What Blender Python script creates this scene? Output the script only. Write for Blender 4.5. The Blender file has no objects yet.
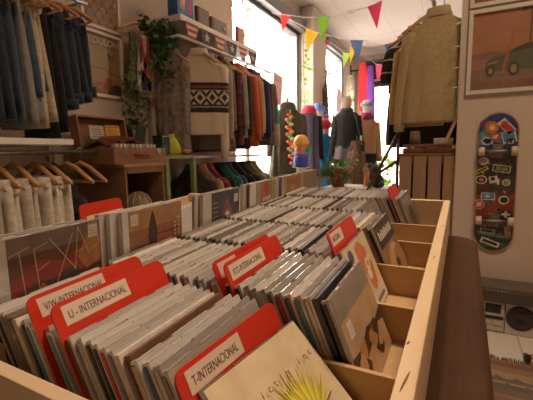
import bpy, bmesh, math, random
from mathutils import Matrix, Vector
random.seed(11)
PI = math.pi
S = bpy.context.scene
C = S.collection
R = math.radians

# ------------------------------------------------------------------ materials
def nt(name):
    m = bpy.data.materials.new(name); m.use_nodes = True
    t = m.node_tree; b = t.nodes['Principled BSDF']
    return m, t, b
def setp(b, **k):
    for n, v in k.items():
        b.inputs[n.replace('_', ' ')].default_value = v
def col4(c): return (c[0], c[1], c[2], 1)
def pm(name, c, rough=.6, metal=0, coat=0, var=.12, scale=30, bump=0, sheen=0, spec=.5):
    m, t, b = nt(name)
    b.inputs['Roughness'].default_value = rough; b.inputs['Metallic'].default_value = metal
    b.inputs['Coat Weight'].default_value = coat; b.inputs['Coat Roughness'].default_value = .12
    b.inputs['Specular IOR Level'].default_value = spec
    if sheen: b.inputs['Sheen Weight'].default_value = sheen
    if var or bump:
        tc = t.nodes.new('ShaderNodeTexCoord'); n = t.nodes.new('ShaderNodeTexNoise')
        n.inputs['Scale'].default_value = scale; n.inputs['Detail'].default_value = 4
        t.links.new(tc.outputs['Object'], n.inputs['Vector'])
        r = t.nodes.new('ShaderNodeValToRGB')
        r.color_ramp.elements[0].position = .3; r.color_ramp.elements[1].position = .7
        r.color_ramp.elements[0].color = col4([x*(1-var) for x in c]); r.color_ramp.elements[1].color = col4([min(1, x*(1+var)) for x in c])
        t.links.new(n.outputs['Fac'], r.inputs['Fac']); t.links.new(r.outputs['Color'], b.inputs['Base Color'])
        if bump:
            bp = t.nodes.new('ShaderNodeBump'); bp.inputs['Strength'].default_value = bump; bp.inputs['Distance'].default_value = .004
            t.links.new(n.outputs['Fac'], bp.inputs['Height']); t.links.new(bp.outputs['Normal'], b.inputs['Normal'])
    else:
        b.inputs['Base Color'].default_value = col4(c)
    return m
def wood(name, c1, c2, axis='y', rough=.5, scale=14, coat=0, bump=.15):
    m, t, b = nt(name)
    tc = t.nodes.new('ShaderNodeTexCoord'); mp = t.nodes.new('ShaderNodeMapping')
    s = {'x': (.09, 1, 1), 'y': (1, .09, 1), 'z': (1, 1, .09)}[axis]
    mp.inputs['Scale'].default_value = s
    n = t.nodes.new('ShaderNodeTexNoise'); n.inputs['Scale'].default_value = scale; n.inputs['Detail'].default_value = 8; n.inputs['Roughness'].default_value = .65
    n2 = t.nodes.new('ShaderNodeTexNoise'); n2.inputs['Scale'].default_value = scale*9; n2.inputs['Detail'].default_value = 3
    mx = t.nodes.new('ShaderNodeMix'); mx.data_type = 'FLOAT'; mx.inputs[0].default_value = .35
    r = t.nodes.new('ShaderNodeValToRGB'); r.color_ramp.elements[0].position = .32; r.color_ramp.elements[1].position = .68
    r.color_ramp.elements[0].color = col4(c1); r.color_ramp.elements[1].color = col4(c2)
    t.links.new(tc.outputs['Object'], mp.inputs['Vector'])
    for q in (n, n2): t.links.new(mp.outputs['Vector'], q.inputs['Vector'])
    t.links.new(n.outputs['Fac'], mx.inputs[2]); t.links.new(n2.outputs['Fac'], mx.inputs[3])
    t.links.new(mx.outputs[0], r.inputs['Fac']); t.links.new(r.outputs['Color'], b.inputs['Base Color'])
    bp = t.nodes.new('ShaderNodeBump'); bp.inputs['Strength'].default_value = bump; bp.inputs['Distance'].default_value = .002
    t.links.new(mx.outputs[0], bp.inputs['Height']); t.links.new(bp.outputs['Normal'], b.inputs['Normal'])
    b.inputs['Roughness'].default_value = rough; b.inputs['Coat Weight'].default_value = coat
    return m
def fab(name, c, var=.18, scale=45, bump=.5): return pm(name, c, rough=.9, var=var, scale=scale, bump=bump, sheen=.15, spec=.2)
def bands(name, stops, coord='z', rough=.9, period=None, noise=0):
    """constant colour bands along one object axis (stops: list of (value in metres, colour), growing)"""
    m, t, b = nt(name)
    tc = t.nodes.new('ShaderNodeTexCoord'); sp = t.nodes.new('ShaderNodeSeparateXYZ')
    t.links.new(tc.outputs['Object'], sp.inputs[0])
    src = sp.outputs['xyz'.index(coord)]
    lo = stops[0][0]; hi = stops[-1][0]+.0001 if period is None else lo+period
    if period:
        md = t.nodes.new('ShaderNodeMath'); md.operation = 'FLOORED_MODULO'; md.inputs[1].default_value = period
        t.links.new(src, md.inputs[0]); src = md.outputs[0]; lo, hi = 0, period
    mr = t.nodes.new('ShaderNodeMapRange'); mr.inputs['From Min'].default_value = lo; mr.inputs['From Max'].default_value = hi
    t.links.new(src, mr.inputs['Value'])
    r = t.nodes.new('ShaderNodeValToRGB'); r.color_ramp.interpolation = 'CONSTANT'
    e = r.color_ramp.elements
    while len(e) < len(stops): e.new(.5)
    for k, (v, c) in enumerate(stops):
        e[k].position = (v-lo)/(hi-lo); e[k].color = col4(c)
    t.links.new(mr.outputs[0], r.inputs['Fac']); t.links.new(r.outputs['Color'], b.inputs['Base Color'])
    b.inputs['Roughness'].default_value = rough
    return m, t, b, r

def plaid(name, base, c2, c3):
    m, t, b, r1 = bands(name, [(0, base), (.035, c2), (.05, base), (.07, c3), (.074, base)], 'z', period=.09)
    tc = t.nodes.new('ShaderNodeTexCoord'); sp = t.nodes.new('ShaderNodeSeparateXYZ'); t.links.new(tc.outputs['Object'], sp.inputs[0])
    md = t.nodes.new('ShaderNodeMath'); md.operation = 'FLOORED_MODULO'; md.inputs[1].default_value = .08; t.links.new(sp.outputs[0], md.inputs[0])
    mr = t.nodes.new('ShaderNodeMapRange'); mr.inputs['From Max'].default_value = .08; t.links.new(md.outputs[0], mr.inputs['Value'])
    r = t.nodes.new('ShaderNodeValToRGB'); r.color_ramp.interpolation = 'CONSTANT'
    r.color_ramp.elements[0].color = (.25, .25, .25, 1); r.color_ramp.elements[1].color = (1.4, 1.4, 1.4, 1); r.color_ramp.elements[1].position = .55
    t.links.new(mr.outputs[0], r.inputs['Fac'])
    mx = t.nodes.new('ShaderNodeMix'); mx.data_type = 'RGBA'; mx.blend_type = 'MULTIPLY'; mx.inputs[0].default_value = .8
    t.links.new(r1.outputs['Color'], mx.inputs[6]); t.links.new(r.outputs['Color'], mx.inputs[7]); t.links.new(mx.outputs[2], b.inputs['Base Color'])
    return m
def bricks(name, c1, c2, mortar, sc=4.0, coord=('y', 'z'), bw=.9, rh=.28, off=.5, ms=.03, rough=.8):
    m, t, b = nt(name)
    tc = t.nodes.new('ShaderNodeTexCoord'); sp = t.nodes.new('ShaderNodeSeparateXYZ'); cb = t.nodes.new('ShaderNodeCombineXYZ')
    t.links.new(tc.outputs['Object'], sp.inputs[0])
    t.links.new(sp.outputs['xyz'.index(coord[0])], cb.inputs[0]); t.links.new(sp.outputs['xyz'.index(coord[1])], cb.inputs[1])
    k = t.nodes.new('ShaderNodeTexBrick'); k.inputs['Scale'].default_value = sc; k.offset = off
    k.inputs['Color1'].default_value = col4(c1); k.inputs['Color2'].default_value = col4(c2); k.inputs['Mortar'].default_value = col4(mortar)
    k.inputs['Mortar Size'].default_value = ms; k.inputs['Brick Width'].default_value = bw; k.inputs['Row Height'].default_value = rh
    t.links.new(cb.outputs[0], k.inputs['Vector']); t.links.new(k.outputs['Color'], b.inputs['Base Color'])
    b.inputs['Roughness'].default_value = rough
    return m
def glass(name):
    m, t, b = nt(name)
    t.nodes.remove(b)
    o = [n for n in t.nodes if n.type == 'OUTPUT_MATERIAL'][0]
    tr = t.nodes.new('ShaderNodeBsdfTransparent'); gl = t.nodes.new('ShaderNodeBsdfGlossy'); gl.inputs['Roughness'].default_value = .03
    mx = t.nodes.new('ShaderNodeMixShader'); mx.inputs[0].default_value = .06
    t.links.new(tr.outputs[0], mx.inputs[1]); t.links.new(gl.outputs[0], mx.inputs[2]); t.links.new(mx.outputs[0], o.inputs['Surface'])
    return m

M = {}
M['glass'] = glass('window_glass')
M['wall'] = pm('wall_paint', (.62, .51, .43), .85, var=.04, scale=3)
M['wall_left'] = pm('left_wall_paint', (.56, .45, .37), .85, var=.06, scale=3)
M['ceil'] = bricks('ceiling_tile', (.78, .71, .67), (.76, .69, .65), (.63, .56, .52), 1.0, ('x', 'y'), .6, .6, 0, .006, .85)
M['floor'] = bricks('floor_tile', (.66, .60, .54), (.63, .57, .51), (.40, .35, .30), 1.0, ('x', 'y'), .34, .34, 0, .004, .35)
M['brick'] = bricks('pale_brick', (.62, .40, .32), (.58, .36, .28), (.66, .55, .48), 1.0, ('x', 'z'), .22, .075, .5, .008)
M['white_trim'] = pm('white_paint', (.72, .68, .62), .5, var=.04)
M['grey_metal'] = pm('grey_metal', (.25, .24, .25), .45, .4, var=.05)
M['dark_metal'] = pm('dark_metal', (.05, .045, .045), .5, .3)
M['steel'] = pm('steel', (.6, .58, .55), .3, 1, var=.05)
M['pine'] = wood('light_pine', (.60, .42, .25), (.74, .56, .36), 'y', .45, 10)
M['ply'] = wood('plywood', (.50, .32, .16), (.60, .40, .21), 'x', .55, 9)
M['table'] = wood('dark_table', (.032, .013, .006), (.085, .036, .014), 'y', .5, 26, 0)
M['hanger'] = wood('hanger_beech', (.42, .21, .09), (.55, .30, .14), 'x', .4, 20)
M['crate'] = wood('crate_wood', (.25, .14, .08), (.42, .27, .155), 'z', .7, 10)
M['crate_dark'] = wood('crate_dark', (.15, .075, .035), (.24, .13, .065), 'z', .7, 10)
M['case'] = wood('suitcase_wood', (.22, .105, .045), (.32, .165, .075), 'y', .5, 10)
M['leather'] = pm('brown_leather', (.15, .055, .028), .45, var=.25, scale=18, bump=.2)
M['plastic'] = pm('clear_case', (.70, .665, .63), .10, coat=1, var=.02, scale=60, spec=.9)
M['plastic2'] = pm('frosted_case', (.44, .405, .38), .12, coat=1, var=.03, scale=60, spec=.9)
def vary(m, lo, hi):
    """per-case random brightness, standing in for highlights on clear plastic, plus scratched dull cases"""
    t = m.node_tree; b = t.nodes['Principled BSDF']; src = b.inputs['Base Color'].links[0].from_socket
    oi = t.nodes.new('ShaderNodeObjectInfo'); r = t.nodes.new('ShaderNodeMapRange'); r.inputs['To Min'].default_value = lo; r.inputs['To Max'].default_value = hi
    t.links.new(oi.outputs['Random'], r.inputs['Value'])
    mx = t.nodes.new('ShaderNodeMix'); mx.data_type = 'RGBA'; mx.blend_type = 'MULTIPLY'; mx.inputs[0].default_value = 1
    t.links.new(src, mx.inputs[6]); t.links.new(r.outputs[0], mx.inputs[7]); t.links.new(mx.outputs[2], b.inputs['Base Color'])
vary(M['plastic'], .7, 1.1); vary(M['plastic2'], .4, 1.0)
M['tray_black'] = pm('black_tray', (.025, .023, .022), .25, coat=.3)
M['tray_grey'] = pm('grey_tray', (.16, .145, .135), .25, coat=.4)
M['tray_white'] = pm('white_tray', (.58, .54, .50), .25, coat=.4)
M['red_plastic'] = pm('red_plastic', (.62, .035, .015), .3, coat=.25, var=.05)
M['label'] = pm('paper_label', (.74, .60, .50), .6, var=.03)
M['ink'] = pm('dark_ink', (.10, .07, .06), .7, var=0)
M['white_ink'] = pm('white_ink', (.8, .74, .66), .6, var=0)
M['silver'] = pm('silver_plastic', (.52, .47, .42), .35, .3, var=.04)
M['black'] = pm('black_plastic', (.02, .018, .017), .4)
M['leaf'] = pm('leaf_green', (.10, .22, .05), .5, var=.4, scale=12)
M['leaf_lit'] = pm('leaf_yellow_green_lit', (.35, .55, .10), .5, var=.25, scale=12)  # brighter yellow-green: window light on the leaves is put into the colour
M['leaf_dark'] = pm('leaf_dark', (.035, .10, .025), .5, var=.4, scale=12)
M['stem'] = pm('stem_brown', (.12, .07, .03), .7)
SP = {}
for n, c in dict(white=(.66, .61, .55), cream=(.62, .50, .34), black=(.018, .017, .018), grey=(.24, .22, .21), teal=(.10, .32, .36), blue=(.06, .14, .30),
                 red=(.50, .045, .04), brown=(.16, .075, .04), green=(.11, .22, .08), orange=(.60, .22, .06), navy=(.03, .04, .10), purple=(.17, .06, .17), yellow=(.62, .46, .08), pink=(.62, .24, .34)).items():
    SP[n] = pm('card_' + n, c, .45, coat=.35, var=.15, scale=90)

# ------------------------------------------------------------------ mesh helpers
def box(bm, x0, x1, y0, y1, z0, z1, mi=0, bev=0):
    g = bmesh.ops.create_cube(bm, size=1)
    vs = g['verts']
    for v in vs:
        v.co = Vector(((x0+x1)/2+v.co.x*(x1-x0), (y0+y1)/2+v.co.y*(y1-y0), (z0+z1)/2+v.co.z*(z1-z0)))
    fs = set(f for v in vs for f in v.link_faces)
    for f in fs: f.material_index = mi
    if bev:
        es = set(e for v in vs for e in v.link_edges)
        r = bmesh.ops.bevel(bm, geom=list(es), offset=bev, segments=2, affect='EDGES', profile=.6)
        for f in r['faces']: f.material_index = mi
    return vs
def xf(bm, vs, mat): bmesh.ops.transform(bm, matrix=mat, verts=vs)
def loft(bm, rings, mi=0, closed=True, caps=True, smooth=True):
    vr = [[bm.verts.new(p) for p in r] for r in rings]
    n = len(vr[0])
    for a, b in zip(vr, vr[1:]):
        for k in range(n if closed else n-1):
            f = bm.faces.new((a[k], a[(k+1) % n], b[(k+1) % n], b[k])); f.material_index = mi; f.smooth = smooth
    if caps and closed:
        f = bm.faces.new(vr[0][::-1]); f.material_index = mi
        f = bm.faces.new(vr[-1]); f.material_index = mi
    return vr
def tube(bm, pts, r, seg=8, mi=0, caps=True):
    pts = [Vector(p) for p in pts]; rs = r if isinstance(r, (list, tuple)) else [r]*len(pts)
    rings = []; up = Vector((0, 0, 1))
    for k, p in enumerate(pts):
        d = (pts[min(k+1, len(pts)-1)]-pts[max(k-1, 0)]).normalized()
        u = d.cross(up)
        if u.length < .05: u = d.cross(Vector((0, 1, 0)))
        u.normalize(); v = u.cross(d)
        rings.append([p+(u*math.cos(2*PI*j/seg)+v*math.sin(2*PI*j/seg))*rs[k] for j in range(seg)])
    loft(bm, rings, mi, True, caps)
def lathe(bm, prof, seg=20, c=(0, 0, 0), mi=0, sx=1, sy=1):
    loft(bm, [[Vector((c[0]+r*math.cos(2*PI*j/seg)*sx, c[1]+r*math.sin(2*PI*j/seg)*sy, c[2]+z)) for j in range(seg)] for r, z in prof], mi)
def ball(bm, c, r, mi=0, seg=14, sx=1, sy=1, sz=1):
    n = seg//2
    prof = [(max(.02, math.sin(PI*k/n))*r, -math.cos(PI*k/n)*r*sz) for k in range(n+1)]
    lathe(bm, prof, seg, c, mi, sx, sy)
def prism(bm, pts, z0, z1, mi=0):
    loft(bm, [[Vector((x, y, z0)) for x, y in pts], [Vector((x, y, z1)) for x, y in pts]], mi, smooth=False)
def face(bm, pts, mi=0):
    f = bm.faces.new([bm.verts.new(p) for p in pts]); f.material_index = mi; return f
def obj(name, bm, mats, parent=None, mat=None):
    bmesh.ops.recalc_face_normals(bm, faces=bm.faces[:])
    me = bpy.data.meshes.new(name); bm.to_mesh(me); bm.free()
    for m in (mats if isinstance(mats, (list, tuple)) else [mats]): me.materials.append(m)
    o = bpy.data.objects.new(name, me); C.objects.link(o)
    if parent: o.parent = parent
    if mat is not None: o.matrix_basis = mat
    return o
def B(): return bmesh.new()
def obox(name, m, parent, *a, bev=0, mat=None):
    b = B(); box(b, *a, bev=bev); return obj(name, b, m, parent, mat)
def tag(o, label, cat, group=None, kind=None):
    o['label'] = label; o['category'] = cat
    if group: o['group'] = group
    if kind: o['kind'] = kind
    return o
def thing(name, label, cat, mat=None, group=None):
    o = bpy.data.objects.new(name, None); C.objects.link(o); o.empty_display_size = .05
    if mat is not None: o.matrix_basis = mat
    return tag(o, label, cat, group)
def struct(name, bm, m, mat=None, parent=None):
    o = obj(name, bm, m, parent, mat)
    if not parent: o['kind'] = 'structure'
    return o
def sbox(name, m, *a, bev=0, parent=None):
    b = B(); box(b, *a, bev=bev); return struct(name, b, m, None, parent)
def T(x, y, z): return Matrix.Translation((x, y, z))
def Rot(a, ax): return Matrix.Rotation(a, 4, ax)
def frame_m(o, ex, ey, ez):
    m = Matrix.Identity(4)
    for k, v in enumerate((ex, ey, ez)):
        for j in range(3): m[j][k] = v[j]
    for j in range(3): m[j][3] = o[j]
    return m
FACE_X = lambda x, y, z: frame_m((x, y, z), (0, 1, 0), (0, 0, 1), (1, 0, 0))     # flat art that faces +X
FACE_Y = lambda x, y, z: frame_m((x, y, z), (1, 0, 0), (0, 0, 1), (0, -1, 0))    # flat art that faces -Y
def ell(cx, cy, rx, ry, n=18, a0=0, a1=2*PI): return [(cx+rx*math.cos(a0+(a1-a0)*k/n), cy+ry*math.sin(a0+(a1-a0)*k/n)) for k in range(n)]
def rc(x0, y0, x1, y1): return [(x0, y0), (x1, y0), (x1, y1), (x0, y1)]
def art(name, w, h, layers, parent, mat, thick=.0004, step=.00006):
    """printed flat artwork: layers = [(points in 0..1, material)], the first is the sheet"""
    b = B(); mats = []
    for k, (pts, m) in enumerate(layers):
        if m not in mats: mats.append(m)
        p = [(x*w, y*h) for x, y in pts]
        if k == 0: prism(b, p, 0, thick, 0)
        else:
            # keep the winding counter-clockwise so the face looks outwards
            ar = sum(p[i][0]*p[(i+1) % len(p)][1]-p[(i+1) % len(p)][0]*p[i][1] for i in range(len(p)))
            if ar < 0: p = p[::-1]
            face(b, [(x, y, thick+step*k) for x, y in p], mats.index(m))
    me = bpy.data.meshes.new(name); b.to_mesh(me); b.free()
    for m in mats: me.materials.append(m)
    o = bpy.data.objects.new(name, me); C.objects.link(o); o.parent = parent; o.matrix_basis = mat
    return o
def text(body, size, m, parent, mat, ax='LEFT', sx=1.0, ext=.0001, name='lettering'):
    cu = bpy.data.curves.new(name, 'FONT'); cu.body = body; cu.size = size; cu.extrude = ext; cu.align_x = ax
    cu.materials.append(m)
    tmp = bpy.data.objects.new(name, cu); C.objects.link(tmp); bpy.context.view_layer.update()
    me = bpy.data.meshes.new_from_object(tmp.evaluated_get(bpy.context.evaluated_depsgraph_get()))
    bpy.data.objects.remove(tmp); bpy.data.curves.remove(cu)
    if not me.materials: me.materials.append(m)
    o = bpy.data.objects.new(name, me); C.objects.link(o); o.parent = parent
    o.matrix_basis = mat @ Matrix.Diagonal((sx, 1, 1, 1))
    return o
ORD = 'zeroth first second third fourth fifth sixth seventh eighth ninth tenth eleventh twelfth thirteenth fourteenth fifteenth sixteenth seventeenth eighteenth nineteenth twentieth'.split()
def ordw(n):
    if n <= 20: return ORD[n]
    return ('twenty ' if n < 30 else 'thirty ')+ORD[n % 10] if n % 10 else ('thirtieth' if n == 30 else 'fortieth')

# ------------------------------------------------------------------ camera
F = 371.0; YAW = R(27.2); PIT = R(-7.3); ROLL = R(0.9)
fw = Vector((-math.sin(YAW)*math.cos(PIT), math.cos(YAW)*math.cos(PIT), math.sin(PIT)))
r0 = Vector((math.cos(YAW), math.sin(YAW), 0)); u0 = r0.cross(fw)
rt = r0*math.cos(ROLL)-u0*math.sin(ROLL); up = rt.cross(fw)
cam = bpy.data.cameras.new('camera'); co = bpy.data.objects.new('camera', cam); C.objects.link(co)
co.matrix_world = frame_m((0, 0, 0), rt, up, -fw)
cam.sensor_width = 36; cam.lens = F/533*36; cam.clip_start = .02
cam.dof.use_dof = True; cam.dof.focus_distance = .55; cam.dof.aperture_fstop = 28
S.camera = co

# ------------------------------------------------------------------ the room
FZ, CZ, WX, FY = -1.04, 2.26, -2.3, 9.3
sbox('floor', M['floor'], -2.6, 2.4, -2.2, FY+.2, FZ-.1, FZ)
sbox('ceiling', M['ceil'], -2.6, 2.4, -2.2, FY+.2, CZ, CZ+.1)
b = B()
for a in ((-2.2, 3.7, FZ, CZ), (3.7, 5.72, FZ, -.75), (3.7, 5.72, 1.86, CZ), (5.72, 7.05, FZ, CZ), (7.05, 8.28, FZ, -.75), (7.05, 8.28, 2.0, CZ), (8.28, FY+.2, FZ, CZ)):
    box(b, WX-.22, WX, a[0], a[1], a[2], a[3])
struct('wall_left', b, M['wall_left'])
sbox('wall_back', M['wall'], -2.6, 2.4, -2.2, -2.05, FZ, CZ)
sbox('wall_right', M['wall'], 2.2, 2.4, -2.2, FY+.2, FZ, CZ)
sbox('wall_stub', M['wall'], -.012, 2.2, 2.55, 2.59, FZ, CZ, bev=.006)
b = B()
for a in ((-2.3, -2.08, FZ, CZ), (-2.08, -.9, 1.58, CZ), (-.9, 2.2, FZ, CZ)): box(b, a[0], a[1], FY, FY+.2, a[2], a[3])
struct('wall_far', b, M['wall'])
sbox('trim_1', M['wall'], WX, -2.08, 5.74, 6.38, FZ, CZ, bev=.03)           # the boxed column between the windows
sbox('trim_2', M['grey_metal'], WX-.02, -2.2, 3.55, 5.74, 1.86, 2.02)        # steel header above the shop window
sbox('trim_3', M['grey_metal'], WX-.02, -2.24, 7.0, 8.3, 1.98, 2.12)
sbox('trim_4', M['brick'], WX-.36, WX-.03, 5.715, 5.76, FZ, 2.3)            # brick reveal
sbox('baseboard_stub', M['white_trim'], -.014, 2.2, 2.535, 2.55, FZ, FZ+.08)
for n, (y0, y1, zt) in enumerate(((3.7, 5.72, 1.86), (7.05, 8.28, 2.0)), 1):
    b = B()
    for a in ((y0, y0+.05, -.75, zt), (y1-.09, y1, -.75, zt), (y0, y1, -.75, -.69), (y0, y1, zt-.05, zt)): box(b, WX-.12, WX-.02, *a)
    w = struct('window_%d' % n, b, M['grey_metal'])
    b = B(); box(b, WX-.08, WX-.074, y0+.05, y1-.09, -.69, zt-.05); obj('pane', b, M['glass'], w)
    obox('window_sill', M['white_trim'], w, WX-.02, WX+.08, y0, y1, -.78, -.75)
b = B()
for a in ((-2.08, -2.02, FZ, 1.58), (-.96, -.9, FZ, 1.58), (-2.08, -.9, 1.52, 1.58), (-2.08, -.9, FZ, FZ+.12)): box(b, a[0], a[1], FY+.02, FY+.09, a[2], a[3])
dr = struct('door_1', b, M['white_trim'])
b = B(); box(b, -2.02, -.96, FY+.05, FY+.056, FZ+.12, 1.52); obj('pane', b, M['glass'], dr)
b = B(); tube(b, [(-1.05, FY-.03, -.2), (-1.05, FY-.03, .25)], .014); obj('door_handle', b, M['steel'], dr)
# outside: pavement, the pale house fronts over the street
sbox('exterior_street', pm('pavement', (.70, .66, .62), .9), -14, -2.52, -6, 22, FZ-.2, FZ-.06)
sbox('exterior_pavement', pm('pavement_front', (.70, .66, .62), .9), -2.52, 8, FY+.2, 22, FZ-.2, FZ-.06)
fac = pm('pale_render', (.84, .80, .76), .9, var=.05, scale=1)
b = B(); box(b, -9.3, -9, -6, 20, FZ-.1, 5); struct('exterior_house_front', b, fac)
b = B(); box(b, -9, 6, 19, 19.3, FZ-.1, 5); struct('exterior_facade', b, fac)
pn = pm('house_window', (.52, .52, .54), .4)
for k in range(9):
    y = -3+k*2.4
    sbox('window_%d' % (10+k), pn, -9.02, -8.97, y, y+1.0, .2, 1.9)
for k in range(4):
    x = -7.5+k*1.9
    sbox('window_%d' % (30+k), pn, x, x+.7, 18.97, 19.02, .3, 2.1)
sbox('trim_5', pm('canopy', (.66, .48, .42), .8), -4.4, -2.52, 2.2, 5.2, 2.25, 2.42)   # canopy slab over the window outside

# ------------------------------------------------------------------ light
wd = bpy.data.worlds.new('daylight'); S.world = wd; wd.use_nodes = True
bg = wd.node_tree.nodes['Background']; bg.inputs['Color'].default_value = (1.0, .96, .90, 1); bg.inputs['Strength'].default_value = 28
def area(name, loc, rot, sx, sy, power, c, portal=False):
    l = bpy.data.lights.new(name, 'AREA'); l.shape = 'RECTANGLE'; l.size = sx; l.size_y = sy; l.energy = power; l.color = c
    if portal: l.cycles.is_portal = True
    o = bpy.data.objects.new(name, l); C.objects.link(o); o.location = loc; o.rotation_euler = rot
    return o
area('window_portal', (WX-.15, 4.7, .55), (0, R(-90), 0), 2.6, 2.0, 1, (1, 1, 1), True)
area('window_portal', (WX-.15, 7.66, .6), (0, R(-90), 0), 2.7, 1.25, 1, (1, 1, 1), True)
area('door_portal', (-1.5, FY+.12, .3), (R(-90), 0, 0), 1.1, 2.6, 1, (1, 1, 1), True)
WARM = (1.0, .74, .50)
def spot(name, loc, tgt, power, ang, blend=.6, size=.08, c=WARM):
    l = bpy.data.lights.new(name, 'SPOT'); l.energy = power; l.spot_size = R(ang); l.spot_blend = blend; l.shadow_soft_size = size; l.color = c
    o = bpy.data.objects.new(name, l); C.objects.link(o); o.location = loc
    o.rotation_euler = (Vector(tgt)-Vector(loc)).to_track_quat('-Z', 'Y').to_euler()
spot('ceiling_spot', (-.35, 1.0, 2.2), (-.3, .8, 0), 95, 80)
area('unseen_ceiling_fill', (.6, .9, 2.2), (0, 0, 0), .5, .5, 30, WARM)  # added warm fill light over the bins, no fitting seen
area('unseen_ceiling_fill', (-.8, 3.6, 2.2), (0, 0, 0), .5, .5, 14, WARM)  # second added fill, further back, also without a visible fitting

# ------------------------------------------------------------------ the CD bins
BX = Rot(R(-.6), 'Z') @ Rot(R(3.2), 'X')       # the table and its lower bin rise slightly away from the viewer
B2 = Rot(R(-.6), 'Z') @ Rot(R(1.8), 'X')
# table
b = B()
def rrect(x0, x1, y0, y1, r, n=8):
    p = []
    for cx, cy, a in ((x1-r, y1-r, 0), (x0+r, y1-r, PI/2), (x0+r, y0+r, PI), (x1-r, y0+r, 1.5*PI)):
        p += [(cx+r*math.cos(a+PI/2*k/n), cy+r*math.sin(a+PI/2*k/n)) for k in range(n+1)]
    return p
M['table'].node_tree.nodes['Principled BSDF'].inputs['Specular IOR Level'].default_value = .2
tb = thing('display_table', 'long dark red-brown wooden table with rounded corners under the CD bins', 'table', T(0, 0, FZ))
def topring(d, z): return [BX @ Vector((x, y, z)) - Vector((0, 0, FZ)) for x, y in rrect(-1.02+d, .047-d, .10+d, 1.185-d, .055)]
loft(b, [topring(.012, -.346), topring(0, -.338), topring(0, -.324), topring(.004, -.318), topring(.010, -.315)], 0)
obj('table_top', b, M['table'], tb)
for x in (-.94, -.02):
    for y in (.2, 1.10):
        b = B(); zt = (BX @ Vector((x, y, -.346))).z-FZ
        loft(b, [[Vector((x+sx*w, y+sy*w, z)) for sx, sy in ((-1, -1), (1, -1), (1, 1), (-1, 1))] for z, w in ((0, .018), (zt, .03))], smooth=False)
        obj('leg', b, M['table'], tb)
b = B()
for a in ((-.92, -.04, .19, .21), (-.92, -.04, 1.09, 1.11), (-.95, -.93, .21, 1.09), (-.03, -.01, .21, 1.09)):
    pts = [BX @ Vector((x, y, z)) - Vector((0, 0, FZ)) for z in (-.43, -.347) for x, y in ((a[0], a[2]), (a[1], a[2]), (a[1], a[3]), (a[0], a[3]))]
    loft(b, [pts[:4], pts[4:]], smooth=False)
obj('apron', b, M['table'], tb)
# lower bin
RY = [.171, .353, .515, .677, .84, 1.0, 1.16]
bin_ = thing('record_bin', 'low pine bin of six plywood compartments packed with CDs', 'CD bin', BX)
b = B(); box(b, -.0425, -.0253, .157, 1.176, -.313, -.211, bev=.0022)
for x, y, l, w in ((-.0345, .30, .016, .0011), (-.0395, .362, .004, .0012), (-.034, .64, .010, .0008), (-.031, .86, .012, .0008)):
    face(b, [(x+.2*w*math.sin(a)+w*math.cos(a)+.12*l*math.sin(a), y+l*math.sin(a), -.21085) for a in [2*PI*k/10 for k in range(10)]], 1)
obj('side_rail', b, [M['pine'], pm('knot', (.16, .07, .025), .6)], bin_)
obox('side_rail', M['pine'], bin_, -.462, -.450, .157, 1.176, -.313, -.222, bev=.0018)
px = wood('pine_front', (.60, .44, .28), (.74, .58, .40), 'x', .45, 10)
obox('front_rail', px, bin_, -.4495, -.043, .157, .171, -.313, -.211, bev=.0022)
obox('end_board', px, bin_, -.4495, -.043, 1.16, 1.176, -.313, -.211, bev=.0015)
obox('bin_floor', M['ply'], bin_, -.4495, -.043, .171, 1.16, -.313, -.3005)
for y in RY[1:-1]: obox('compartment_divider', M['ply'], bin_, -.4495, -.043, y-.003, y+.003, -.3005, -.247, bev=.0008)
# raised ledge between the two low bins: the face-out cases stand on it
bin2 = thing('display_ledge', 'raised pine ledge running behind the low bin, with CDs facing outwards', 'ledge', B2)
obox('front_strip', M['pine'], bin2, -.478, -.466, .19, 1.32, -.2415, -.187, bev=.0015)
obox('ledge_board', M['pine'], bin2, -.545, -.4785, .19, 1.32, -.2415, -.2290, bev=.001)
obox('back_strip', M['pine'], bin2, -.556, -.5455, .19, 1.32, -.2415, -.200, bev=.0015)
b = B()
for y in (.22, .72, 1.12): box(b, -.540, -.482, y-.02, y+.02, (B2.inverted() @ BX @ Vector((-.51, y, -.314))).z+.001, -.2420)
obj('support', b, M['pine'], bin2)
bin3 = thing('record_bin', 'second low pine bin on the far side of the raised ledge', 'CD bin', BX)
obox('side_rail', M['pine'], bin3, -.582, -.570, .157, 1.176, -.313, -.235, bev=.0015)
obox('side_rail', M['pine'], bin3, -.99, -.975, .157, 1.176, -.313, -.235, bev=.0015)
obox('front_rail', px, bin3, -.9745, -.5825, .157, .171, -.313, -.225, bev=.0015)
obox('end_board', px, bin3, -.9745, -.5825, 1.16, 1.176, -.313, -.225, bev=.0015)
obox('bin_floor', M['ply'], bin3, -.9745, -.5825, .1715, 1.1595, -.313, -.3005)
for y in RY[1:-1]: obox('compartment_divider', M['ply'], bin3, -.9745, -.5825, y-.003, y+.003, -.3003, -.247, bev=.0008)

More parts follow.
